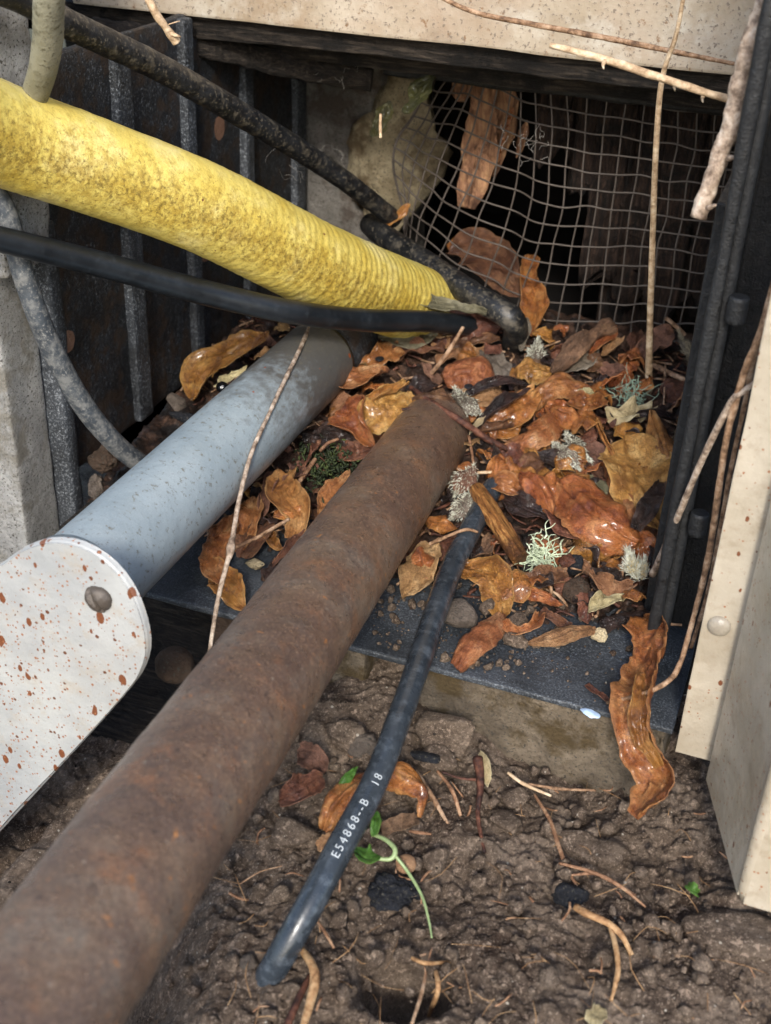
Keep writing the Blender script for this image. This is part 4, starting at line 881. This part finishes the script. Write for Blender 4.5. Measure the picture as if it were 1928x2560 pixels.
# small scraps that nothing tells apart: shared meshes, one object each
LEAFK = ['brown', 'red', 'dark', 'orange', 'tan', 'grey']
protos = []
for k, mk_ in enumerate(['brown', 'red', 'dark', 'orange', 'tan', 'red', 'brown', 'orange', 'dark', 'orange']):
    n = 20; Lh = .5; C = np.array([(0, -Lh * .9 + 1.8 * Lh * t, .12 * math.sin(t * 3 + k)) for t in np.linspace(0, 1, n)]) * .01
    V, Fc, uv = leafVF(C, .0075, ['blunt', 'ovate', 'strip', 'lance'][k % 4], .9 * (-1) ** k, .6, 0, .12, -.0007 * -1, 400 + k, 10, up=(0, 0, 1))
    o = mk('leaf_scrap', V, Fc, LEAF[mk_], None, True, uv); protos.append(o)
SL = {'brown': 'small dull brown leaf scrap lying loose in the mulch', 'red': 'small red-brown leaf scrap lying loose in the mulch', 'dark': 'small blackened leaf scrap lying loose in the mulch', 'orange': 'small orange leaf scrap lying loose in the mulch', 'tan': 'small tan leaf scrap lying loose in the mulch', 'grey': 'small grey leaf scrap lying loose in the mulch'}
kinds = ['brown', 'red', 'dark', 'orange', 'tan', 'red', 'brown', 'orange', 'dark', 'orange']
rs = np.random.RandomState(5); done = [0] * len(protos); cnt = 0
while cnt < 260:
    px, py = rs.uniform(540, 1760), rs.uniform(800, 1520); p = Pl(px, py, rs.uniform(.001, .007))
    if not (-.125 < p[0] < .126 and .05 < p[1] < .258): continue
    k = rs.randint(len(protos)); o = protos[k] if not done[k] else protos[k].copy()
    if done[k]: COL.objects.link(o)
    done[k] = 1; cnt += 1
    o.location = p.tolist(); s_ = rs.uniform(.6, 1.5) * (1.45 if kinds[k] in ('orange', 'tan') else 1.); o.scale = (s_, s_ * rs.uniform(.8, 1.3), s_); o.rotation_euler = (rs.normal() * .45, rs.normal() * .45, rs.uniform(0, 6.28))
    where = 'left of the grey conduit' if p[0] < GX else 'between the two pipes' if p[0] < -.012 + .10 * (p[1] - .1) and p[1] < .17 else 'close under the wire screen' if p[1] > .19 else 'beside the printed cable' if p[0] < .06 else 'near the black post'
    tag(o, SL[kinds[k]].replace('lying loose in the mulch', where), 'leaf scrap', kinds[k] + ' leaf scraps ' + where)

# ------------------------------------------------------------------ twigs, straws, roots
def twig(label, pts, w, mat, base=None, name='twig', cat='twig', rough=.12, n=50, seg=10, group=None, parent=None):
    if base: pts = [(a, b, depth(base(a, b, h))) for a, b, h in pts]
    return px_tube(name, pts, w, mat, label, cat, n, seg, rough, 260, random.randint(0, 999), parent, group)
def on_conduit(px, py, gap=.0012):
    r = ray(px, py); ox, oz = CAM[0] - GX, CAM[2] - GZ; a = r[0] ** 2 + r[2] ** 2; b = ox * r[0] + oz * r[2]; c = ox * ox + oz * oz - (GR + gap) ** 2
    return (px, py, (-b - math.sqrt(b * b - a * c)) / a)
def DY(px, py, y): return (px, py, depth(P(px, py, y=y)))
t1 = twig('long thin dry stem leaning across the grey conduit', [(775, 815, .580), on_conduit(752, 868), on_conduit(722, 930), on_conduit(675, 1030), on_conduit(630, 1130), (598, 1250, .478), (577, 1370, .468), (545, 1500, .460), (520, 1655, .452)], [11, 11, 11, 11, 11, 12, 13, 12, 11], TW_GREY, name='dry_stem', cat='stem')
twig(None, [(578, 1374, .468), (640, 1345, .476), (722, 1298, .488)], [11, 10, 9], TW_BROWN, name='side_shoot', parent=t1)
twig(None, [(580, 1345, .4685), (577, 1372, .4675), (571, 1400, .4665)], [12, 22, 12], TW_GREY, name='node', parent=t1, n=12)
twig('long pale straight straw hanging in front of the wire screen', [(1715, -40, .44), (1690, 90, .455), (1655, 200, .47), (1640, 380, .495), (1632, 600, .53), (1624, 860, .572), (1622, 985, .595)], [11, 12, 14, 15, 16, 17, 20], TW_PALE, name='straw', cat='straw', rough=.05)
t3 = twig('thick weathered twig with broken end in the upper right corner', [(1945, -60, .355), (1900, 60, .36), (1868, 150, .365), (1842, 260, .37), (1815, 350, .375), (1778, 450, .38), (1748, 545, .385)], [62, 56, 58, 50, 46, 42, 46], TW_GREY, name='thick_twig', n=70, seg=16, rough=.25)
for a, b, c, d in ((1822, 395, 1845, 392), (1862, 165, 1890, 150), (1770, 520, 1790, 512)):
    twig(None, [(a, b, .372), ((a + c) / 2, (b + d) / 2, .370), (c, d, .368)], [16, 12, 5], TW_GREY, name='bud', parent=t3, n=10)
t4 = twig('pale thorny twig slanting across the top of the screen', [(1375, 112, .415), (1500, 145, .412), (1640, 190, .408), (1790, 238, .402), (1990, 290, .395)], [14, 20, 20, 19, 20], TW_PALE, name='thorny_twig')
for a, b in ((1512, 152), (1760, 236), (1690, 206)):
    twig(None, [(a, b, .411), (a - 4, b + 10, .410), (a - 2, b + 20, .409)], [12, 8, 3], TW_PALE, name='thorn', parent=t4, n=8)
twig('thin brown twig lying along the cream trim', [(1060, -30, .50), (1180, 28, .50), (1330, 60, .495), (1480, 88, .485), (1630, 118, .475), (1840, 160, .462)], [12, 12, 14, 15, 14, 10], TW_BROWN)
t6 = twig('short dry twig with split tip at the top left', [(355, -40, .42), (385, 25, .425), (415, 70, .43), (440, 104, .435)], [20, 20, 20, 24], TW_PALE, rough=.2)
twig(None, [(424, 82, .431), (440, 88, .431), (452, 92, .432)], [10, 9, 4], TW_PALE, name='split_tip', parent=t6, n=8)
twig(None, [(418, 62, .430), (436, 56, .429), (450, 52, .429)], [3, 3, 2], TW_PALE, name='fibre', parent=t6, n=8)
twig('brown vine running down beside the cream steel post', [DY(1960, 700, .012), DY(1895, 850, .012), DY(1855, 950, .014), DY(1820, 1080, .016), DY(1796, 1230, .018), DY(1770, 1400, .018), DY(1735, 1540, .016), DY(1700, 1660, .010), DY(1668, 1705, .003), DY(1600, 1738, -.004), DY(1518, 1757, .002)], [20, 20, 19, 18, 17, 16, 14, 14, 13, 12, 9], TW_BROWN, name='vine', cat='vine', rough=.18, n=90)
twig('second thinner vine behind the brown vine', [DY(1945, 660, .022), DY(1888, 880, .022), DY(1862, 1010, .024), DY(1822, 1200, .026), DY(1800, 1330, .026), DY(1770, 1480, .026), DY(1728, 1620, .026)], [12, 13, 12, 12, 11, 11, 10], TW_BROWN, name='vine', cat='vine', rough=.18, n=70)
t8 = twig('pale grey twig slanting from the vine down to the leaves', [DY(1915, 935, .012), DY(1850, 985, .014), DY(1828, 1005, .015), DY(1760, 1140, .022), DY(1700, 1280, .034), DY(1645, 1410, .056), DY(1632, 1435, .062)], [13, 15, 18, 17, 17, 18, 20], TW_GREY, rough=.08)
twig('short thin twig tip poking in at the right edge', [(1990, 330, .38), (1928, 290, .385), (1905, 285, .388)], [14, 12, 8], TW_PALE)
twig('pale needle stuck in the dark litter above the rusty pipe', [(1158, 818, 26 * m_), (1120, 880, 20 * m_), (1078, 936, 8 * m_)], [9, 11, 12], TW_BROWN, Pl, 'straw', 'straw', .05)
twig('dark wet stalk lying over the end of the rusty pipe', [(1022, 965, 16 * m_), (1085, 1010, 22 * m_), (1150, 1050, 22 * m_), (1215, 1095, 14 * m_), (1275, 1125, 8 * m_)], [12, 16, 18, 16, 12], TW_DARK, Pl, 'stalk', 'stalk', .2)
twig('thin dark stalk crossing the rounded amber leaf', [(1005, 1024, 22 * m_), (1060, 1014, 23 * m_), (1105, 1010, 22 * m_)], [7, 7, 6], TW_DARK, Pl, 'stalk', 'stalk')
twig('upright thin reddish stalk beside the rusty pipe end', [(1172, 1090, 10 * m_), (1180, 1130, 9 * m_), (1186, 1178, 7 * m_)], [8, 8, 7], TW_RED, Pl, 'stalk', 'stalk')
twig('stripped brown wooden stick beside the printed cable', [(1192, 1222, 14 * m_), (1215, 1260, 14 * m_), (1262, 1335, 12 * m_), (1302, 1398, 9 * m_)], [40, 48, 50, 46], BARKSTICK, Pl, 'wooden_stick', 'stick', .06, 40, 12)
twig('thin curved tan stalk arching over the printed cable', [(1075, 1360, 10 * m_), (1120, 1340, 16 * m_), (1165, 1324, 18 * m_), (1195, 1330, 16 * m_)], [10, 9, 8, 6], TW_BROWN, Pl, 'stalk', 'stalk')
twig('pale straw beside the bud scales right of the rusty pipe', [(1190, 1182, 10 * m_), (1230, 1180, 11 * m_), (1262, 1178, 10 * m_)], [8, 8, 7], TW_PALE, Pl, 'straw', 'straw')
twig('flat rust needle between moss and bright amber curl', [(728, 1232, 8 * m_), (755, 1195, 10 * m_), (788, 1148, 9 * m_)], [12, 13, 11], TW_RED, Pl, 'needle', 'needle')
twig('curved rust needle above the moss', [(800, 1128, 12 * m_), (820, 1108, 14 * m_), (845, 1098, 13 * m_)], [8, 9, 8], TW_RED, Pl, 'needle', 'needle')
twig('grey straw near the flat red-brown leaf', [(1664, 910, 6 * m_), (1662, 960, 6 * m_), (1660, 1010, 5 * m_)], [5, 5, 5], TW_BROWN, Pl, 'straw', 'straw')
twig('flat grey stalk lying right of the long straw', [(1625, 910, 5 * m_), (1680, 935, 5 * m_), (1725, 955, 4 * m_)], [12, 14, 12], TW_BROWN, Pl, 'stalk', 'stalk')
twig('brown stick poking through the screen corner at right', [(1665, 795, 22 * m_), (1690, 815, 18 * m_), (1712, 838, 14 * m_)], [12, 12, 12], TW_BROWN, Pl)
twig('thin dark twig crossing the root of the hanging leaf', [(1632, 1558, 8 * m_), (1665, 1560, 10 * m_), (1705, 1562, 10 * m_)], [9, 8, 7], TW_BROWN, Pl)
sg = 'twigs and needles lying on the soil'
for lab, pts, wd, mt in [
    ('brown needle right of the curled amber leaf on the soil', [(1040, 1925, 4 * m_), (1080, 1990, 5 * m_), (1120, 2060, 3 * m_)], [8, 12, 8], TW_BROWN),
    ('rust needle with hooked end on the soil', [(1094, 1928, 5 * m_), (1130, 1975, 6 * m_), (1152, 2040, 3 * m_)], [8, 10, 10], TW_RED),
    ('pair of short rust needles right of the seedling', [(1024, 2078, 4 * m_), (1050, 2082, 5 * m_), (1078, 2085, 4 * m_)], [8, 9, 7], TW_RED),
    ('pale bent straw below the footing', [(1270, 1932, 4 * m_), (1310, 1960, 5 * m_), (1378, 1990, 3 * m_)], [8, 9, 7], TW_PALE),
    ('thin straight straw against the foot of the footing', [(1320, 1960, 5 * m_), (1400, 1972, 5 * m_), (1490, 1976, 4 * m_)], [7, 8, 6], TW_BROWN),
    ('jointed tan stalk running down the middle of the soil', [(1336, 1986, 4 * m_), (1375, 2050, 5 * m_), (1395, 2110, 4 * m_), (1415, 2165, 3 * m_), (1445, 2220, 2 * m_)], [8, 11, 12, 10, 7], TW_RED),
    ('long tan needle pair pointing right on the soil', [(1398, 2158, 4 * m_), (1480, 2180, 5 * m_), (1550, 2215, 4 * m_), (1615, 2268, 2 * m_)], [8, 10, 10, 6], TW_RED),
    ('second long needle under the needle pair', [(1425, 2188, 3 * m_), (1490, 2185, 4 * m_), (1545, 2210, 3 * m_), (1590, 2240, 2 * m_)], [6, 8, 8, 6], TW_RED),
    ('dark wet stem standing beside the white petal', [(1195, 1895, 9 * m_), (1202, 1960, 8 * m_), (1195, 2040, 5 * m_), (1212, 2132, 2 * m_)], [26, 20, 12, 10], TW_DARK),
    ('dark cross twig at the dark wet stem', [(1105, 1930, 6 * m_), (1150, 1945, 7 * m_), (1195, 1950, 7 * m_)], [6, 7, 8], TW_DARK),
    ('thick tan root bending down in the soil centre', [(1440, 2268, 4 * m_), (1470, 2285, 6 * m_), (1520, 2308, 6 * m_), (1555, 2340, 5 * m_), (1580, 2388, 2 * m_)], [20, 20, 18, 16, 14], ROOT),
    ('tan root branch hanging straight down in the soil', [(1525, 2312, 5 * m_), (1540, 2370, 5 * m_), (1545, 2430, 4 * m_), (1528, 2502, 2 * m_)], [12, 14, 14, 9], ROOT),
    ('thin tan root arching above the soil hole', [(1030, 2395, 4 * m_), (1065, 2408, 5 * m_), (1125, 2405, 3 * m_)], [9, 11, 9], ROOT),
    ('pale root hanging into the soil hole', [(1090, 2428, 3 * m_), (1095, 2475, 3 * m_), (1072, 2540, 2 * m_)], [11, 14, 12], ROOT),
    ('brown root left of the pale root in the hole', [(1065, 2430, 3 * m_), (1055, 2480, 3 * m_), (1030, 2560, 2 * m_)], [9, 10, 9], TW_BROWN),
    ('thick root stub below the buried end of the printed cable', [(748, 2365, 4 * m_), (778, 2410, 6 * m_), (786, 2460, 5 * m_), (758, 2570, 3 * m_)], [14, 22, 28, 20], ROOT),
    ('dark red root beside the thick root stub', [(775, 2440, 2 * m_), (745, 2500, 3 * m_), (715, 2570, 2 * m_)], [16, 20, 20], TW_DARK),
    ('rust needle leaning by the printed cable near its buried end', [(795, 2305, 4 * m_), (815, 2335, 4 * m_), (835, 2370, 3 * m_)], [7, 9, 7], TW_RED),
]: twig(lab, pts, wd, mt, Ps, 'root' if mt is ROOT else 'needle', 'root' if mt is ROOT else 'needle', .12, 30, 8, sg)
twig('thin green-brown hair root left of the printed cable', [(600, 2210, 5 * m_), (650, 2180, 6 * m_), (705, 2165, 4 * m_)], [4, 4, 3], TW_BROWN, Ps, 'root', 'root')

# ------------------------------------------------------------------ seedlings
sdl = empty('seedling', Ps(985, 2140, 0)); tag(sdl, 'fresh green seedling with looped pale stem beside the printed cable', 'seedling')
tube('stem', [Ps(930, 2085, .010), Ps(965, 2100, .012), Ps(988, 2125, .012), Ps(975, 2148, .010), Ps(925, 2143, .010)], [.0006, .0008, .0009, .0008, .0006], STEM_G, sdl, 30, 8)
tube('root', [Ps(985, 2135, .011), Ps(1020, 2180, .007), Ps(1055, 2240, .005), Ps(1072, 2300, .003), Ps(1080, 2345, .002)], [.0006, .0006, .0005, .0004, .0003], STEM_G, sdl, 40, 8)
leaf(None, [(940, 2140, 10 * m_), (915, 2140, 13 * m_), (888, 2122, 12 * m_)], 56, 'bright', 'ovate', .5, base=Ps, name='seed_leaf', parent=sdl, n=16)
leaf(None, [(932, 2090, 11 * m_), (940, 2065, 14 * m_), (942, 2035, 14 * m_)], 30, 'bright', 'ovate', .5, base=Ps, name='seed_leaf', parent=sdl, n=16)
leaf('single bright green blade left of the printed cable', [(848, 1990, 8 * m_), (865, 1955, 13 * m_), (895, 1918, 14 * m_)], 28, 'bright', 'lance', .5, base=Ps, name='green_sprout', cat='sprout')
leaf('tiny green seed leaf on the soil at right', [(1722, 2215, 5 * m_), (1732, 2225, 6 * m_), (1745, 2235, 4 * m_)], 26, 'bright', 'blunt', .3, base=Ps, name='green_sprout', cat='sprout')

# ------------------------------------------------------------------ stones, clods, chips
for nm, lab, c, sz, mt, kw in [
    ('stone', 'round grey-brown stone on the plate beside the printed cable', Pl(1150, 1538, .005), (.0092, .0080, .0062), STONE, dict(amp=.14, ang=.5)),
    ('soil_clod', 'small dirt clod right of the round stone', Pl(1220, 1520, .004), (.004, .004, .004), CLOD, dict(ang=.6)),
    ('soil_clod', 'gritty dirt clod right of the glossy orange leaf', Pl(1298, 1548, .004), (.0045, .005, .0045), CLOD, dict(ang=.5)),
    ('soil_clod', 'dirt lump beside the rolled tip leaf on the plate', Pl(1285, 1600, .003), (.0055, .004, .003), CLOD, dict(ang=.4)),
    ('round_nut', 'round brown nut left of the rusty pipe in the dark gap', P(436, 1663, d=.478), (.0078, .0078, .0070), STONE_D, dict(amp=.05, fine=.03)),
    ('soil_clod', 'black round clod between the tan wavy strip and the cream scrap', Pl(1440, 1475, .006), (.0055, .0055, .005), STONE_D, dict(amp=.12)),
    ('soil_clod', 'black crumb right of the pale lichen tuft', Pl(1440, 1410, .005), (.0055, .005, .005), CHAR, dict(ang=.5)),
    ('pale_chip', 'pale angular chip between the pipes', Pl(642, 1412, .004), (.0045, .0036, .0028), ROCK, dict(amp=.3, ang=.9)),
    ('soil_clod', 'large dark soil clod leaning on the footing', Ps(1118, 1822, .008), (.0120, .0085, .0110), CLOD, dict(amp=.2, fine=.12, ang=.9)),
    ('soil_clod', 'brown soil clod below the large dark clod', Ps(1080, 1900, .003), (.0085, .006, .005), CLOD, dict(ang=.7)),
    ('charred_chip', 'black charred wood chip on the soil below the large clod', Ps(1065, 1895, .009), (.0080, .0026, .0026), CHAR, dict(amp=.2, ang=.9)),
    ('soil_clod', 'grey clod right of the seedling', Ps(1085, 2150, .002), (.0062, .0055, .0045), CLOD, dict(ang=.7)),
    ('soil_clod', 'pale brown clod right of the dark wet stem', Ps(1285, 2000, .002), (.0062, .005, .0045), CLOD, dict(ang=.7)),
    ('soil_clod', 'grey clod below the pale brown clod', Ps(1272, 2060, .002), (.0065, .0055, .005), CLOD, dict(ang=.7)),
    ('soil_clod', 'wide brown clod right of the jointed stalk', Ps(1440, 2110, .0), (.0105, .0075, .006), CLOD, dict(ang=.7)),
    ('soil_clod', 'lumpy brown clod below the hanging leaf', Ps(1520, 2140, .0), (.0080, .007, .006), CLOD, dict(ang=.6)),
    ('soil_clod', 'flat webbed soil ledge at the right edge', Ps(1830, 2340, .0), (.020, .010, .006), CLOD, dict(amp=.2, ang=.5)),
    ('soil_clod', 'brown clod left of the printed cable near the tan chip', Ps(740, 2080, .003), (.010, .008, .006), CLOD, dict(ang=.7)),
    ('charred_chip', 'black crumbly lump on the soil below the seedling', Ps(985, 2230, .001), (.0085, .006, .004), CHAR, dict(amp=.35, fine=.2)),
    ('charred_chip', 'dark stone right of the long tan root', Ps(1430, 2235, .001), (.007, .0045, .004), CHAR, dict(ang=.6)),
    ('stone', 'small pale pebble beside the buried cable end', Ps(618, 2410, .002), (.0036, .003, .0028), STONE, dict(ang=.5)),
    ('stone', 'grey pebble left of the pebbled clod under the cable', Ps(905, 1865, .003), (.0055, .005, .0045), STONE, dict(amp=.15)),
    ('soil_clod', 'brown clod between cable and rusty pipe below the plate', Ps(880, 1850, .002), (.011, .007, .006), CLOD, dict(ang=.6)),
    ('stone', 'tan angular stone against the ribbed wall', P(445, 1010, d=.585), (.0062, .006, .005), STONE, dict(ang=.9)),
    ('stone', 'brown knobbly stone between grey cable and wall', P(262, 1150, d=.565), (.0060, .006, .0065), STONE_D, dict(amp=.35)),
    ('bark_chip', 'dark bark sliver lying along the top of the grey conduit', P(465, 1045, d=.565), (.0115, .0035, .0035), CHAR, dict(amp=.2, ang=.5)),
    ('dead_bud', 'orange-brown dead bud left of the grey conduit', P(240, 1215, d=.545), (.0035, .0035, .0055), STONE, dict(amp=.3)),
    ('berry', 'shiny black berry next to the cream flake', P(556, 968, d=.566), (.0030, .0028, .0026), BERRY, dict(amp=.04, fine=.0)),
    ('snail_shell', 'small amber snail shell right of the seedling root', Ps(1015, 2160, .004), (.0035, .0035, .003), LEAF['tan'], dict(amp=.05, fine=.0)),
    ('foil_flake', 'blue-grey shiny flake on the front edge of the plate', P(1472, 1783, z=.0006), (.0042, .0022, .0008), FOIL, dict(amp=.15, ang=.8)),
    ('knob', 'pale curled knob at the end of the furry tan strip', Pl(1498, 1588, .003), (.0028, .0026, .0026), LEAF['cream'], dict(amp=.25)),
]:
    V, Fc = lumpVF(c, 1., LN[0] * 0 + abs(hash(lab)) % 9973 if False else sum(map(ord, lab)) % 997, sub=4, **{**dict(amp=.25, freq=1.3, fine=.08), **kw})
    V = (V - c) @ rotm(sum(map(ord, lab)) % 997)  # undo the random spin so that sizes hold along the axes
    tag(mk(nm, V * np.asarray(sz) + c, Fc, mt), lab, nm.replace('_', ' '))

# ------------------------------------------------------------------ lichen, moss, fuzzy bud scales, fibres
def tuft(label, c, rad, n, mat, seed, r0, curl=.5, name='lichen_tuft', cat='lichen'):
    rs = np.random.RandomState(seed); parts = []
    for k in range(n):
        d = nrm(rs.normal(size=3) * [1, 1, .7] + [0, -.2, .5]); p = np.array(c) + rs.normal(size=3) * rad * .22; A = [p]
        L_ = rad * rs.uniform(.5, 1.15) / 5
        for q in range(5): d = nrm(d + rs.normal(size=3) * curl); A.append(A[-1] + d * L_)
        r = r0 * rs.uniform(.6, 1.3); parts.append(tubeVF(spline(A, 12), np.linspace(r, r * .35, 12), 5))
        if rs.rand() < .6:
            b = A[3]; e = nrm(d + rs.normal(size=3)); parts.append(tubeVF(spline([b, b + e * L_, b + e * L_ * 1.6 + rs.normal(size=3) * L_ * .3], 6), np.linspace(r * .7, r * .3, 6), 4))
    V, Fc = join(parts); return tag(mk(name, V, Fc, mat), label, cat)
tuft('pale green curly lichen tuft beside the wooden stick', Pl(1358, 1392, .008), 0.0115, 120, LICHEN, 3, .00038, .7)
tuft('hairy grey-green lichen sprig near the tip of the long straw', Pl(1572, 985, .008), .0125, 60, LICHEN_D, 4, .00024, .5)
def mossclump():
    rs = np.random.RandomState(8); parts = []
    for k in range(420):
        p = Pl(rs.normal(825, 45), rs.normal(1165, 38), rs.uniform(.003, .009)); d = nrm(rs.normal(size=3) + [0, -.2, .8]) * rs.uniform(.0015, .004)
        parts.append(tubeVF(np.array([p, p + d * .5 + rs.normal(size=3) * .0004, p + d]), [.0004, .00055, .0002], 4))
    V, Fc = join(parts); tag(mk('moss_clump', V, Fc, MOSS), 'dark green moss clump between the two pipes', 'moss')
mossclump()
def scale_leaf(label, pts, w, mat_l, mat_f, seed, base=Pl, hl=.0026, dens=420):
    A = [base(a, b, h) if base else P(a, b, d=h) for a, b, h in pts]; d = np.mean([depth(q) for q in A])
    V, Fc, uv = leafVF(spline(A, 18), w * d / F, 'ovate', -1.1, 0, 0, .02, .0003, seed, 10, .0006)
    e = empty('bud_scale', V.mean(0)); mk('scale', V, Fc, LEAF[mat_l], e, True, uv)
    rs = np.random.RandomState(seed); half = len(V) // 2; ax = nrm(A[-1] - A[0]); parts = []; cen = V[:half].mean(0)
    for k in range(dens):
        p = V[rs.randint(half)]; o_ = nrm(p - cen + 1e-6); dd = nrm(ax * .9 + o_ * .8 + np.array([0, -.3, .55]) + rs.normal(size=3) * .3) * hl * rs.uniform(.5, 1.2)
        parts.append(tubeVF(np.array([p, p + dd * .55, p + dd + [0, 0, -.0003]]), [.00016, .00013, .00004], 3))
    Vf, Ff = join(parts); mk('fuzz', Vf, Ff, mat_f, e); tag(e, label, 'bud scale', 'fuzzy bud scales in the litter')
scale_leaf('silver furry bud scale, larger of the pair in the litter centre', [(1380, 1105, 10 * m_), (1415, 1130, 13 * m_), (1445, 1170, 9 * m_)], 52, 'grey', FUZZ, 31)
scale_leaf('silver furry bud scale, right one of the pair in the litter centre', [(1415, 1085, 10 * m_), (1445, 1115, 12 * m_), (1475, 1150, 8 * m_)], 34, 'grey', FUZZ, 32)
scale_leaf('silver furry bud scale under the stained amber leaf', [(1135, 970, 12 * m_), (1165, 1005, 16 * m_), (1200, 1035, 14 * m_)], 58, 'grey', FUZZ, 33)
scale_leaf('brown bud scale with white furry rim beside the rusty pipe', [(1185, 1165, 12 * m_), (1160, 1195, 14 * m_), (1140, 1235, 9 * m_)], 62, 'brown', FUZZ, 34, dens=300)
scale_leaf('furry bud scale below the white-rimmed one beside the rusty pipe', [(1178, 1230, 12 * m_), (1155, 1265, 12 * m_), (1125, 1300, 8 * m_)], 46, 'grey', FUZZ, 35)
scale_leaf('cream feathery bud scale near the foot of the grey twig', [(1595, 1450, 5 * m_), (1585, 1415, 10 * m_), (1572, 1385, 13 * m_)], 34, 'cream', FUZZ, 36, hl=.004)
scale_leaf('small feathery bud scale right of the cream feathery one', [(1605, 1450, 5 * m_), (1610, 1425, 9 * m_), (1612, 1400, 11 * m_)], 20, 'cream', FUZZ, 37, hl=.003, dens=200)
scale_leaf('tall tan furry bud standing against the black post', [(1755, 955, 4 * m_), (1765, 890, 14 * m_), (1760, 800, 24 * m_)], 66, 'grey', FUZZ_D, 38, hl=.004, dens=700)
scale_leaf('narrow tan furry bud leaning left of the tall one', [(1745, 930, 4 * m_), (1728, 885, 10 * m_), (1700, 835, 16 * m_)], 30, 'grey', FUZZ_D, 39, hl=.0035)
scale_leaf('grey furry tuft behind the small domed amber leaf', [(1320, 900, 6 * m_), (1335, 880, 10 * m_), (1345, 850, 12 * m_)], 48, 'grey', FUZZ, 40)
scale_leaf('dark olive furry scale above the largest orange leaf', [(1470, 1190, 10 * m_), (1505, 1215, 12 * m_), (1545, 1255, 9 * m_)], 66, 'olive', FUZZ_D, 41, hl=.0012, dens=250)
scale_leaf('dull furry scale right of the ridged amber leaf', [(1690, 1085, 8 * m_), (1700, 1120, 8 * m_), (1715, 1150, 6 * m_)], 46, 'grey', FUZZ_D, 42)
def fibres(label, px_c, spread, n, seed, d0, length=(.006, .018)):
    rs = np.random.RandomState(seed); parts = []
    for k in range(n):
        p = P(px_c[0] + rs.normal() * spread[0], px_c[1] + rs.normal() * spread[1], d=d0 - .006 + rs.normal() * .002); d = nrm(rs.normal(size=3)); A = [p]
        L_ = rs.uniform(*length) / 4
        for q in range(4): d = nrm(d + rs.normal(size=3) * .6); A.append(A[-1] + d * L_)
        parts.append(tubeVF(spline(A, 10), .00006, 4))
    V, Fc = join(parts); tag(mk('fibre_tangle', V, Fc, HAIR), label, 'fibres')
fibres('pale root fibres snagged on the dirty cable', (770, 405), (40, 25), 26, 3, .612)
fibres('pale fibres hanging from the dirt-caked bar', (850, 188), (50, 8), 12, 4, depth(P(850, 190, y=.248)), (.003, .008))
fibres('fine fibres caught on the wire screen crease', (1345, 360), (35, 25), 18, 6, .575, (.004, .01))
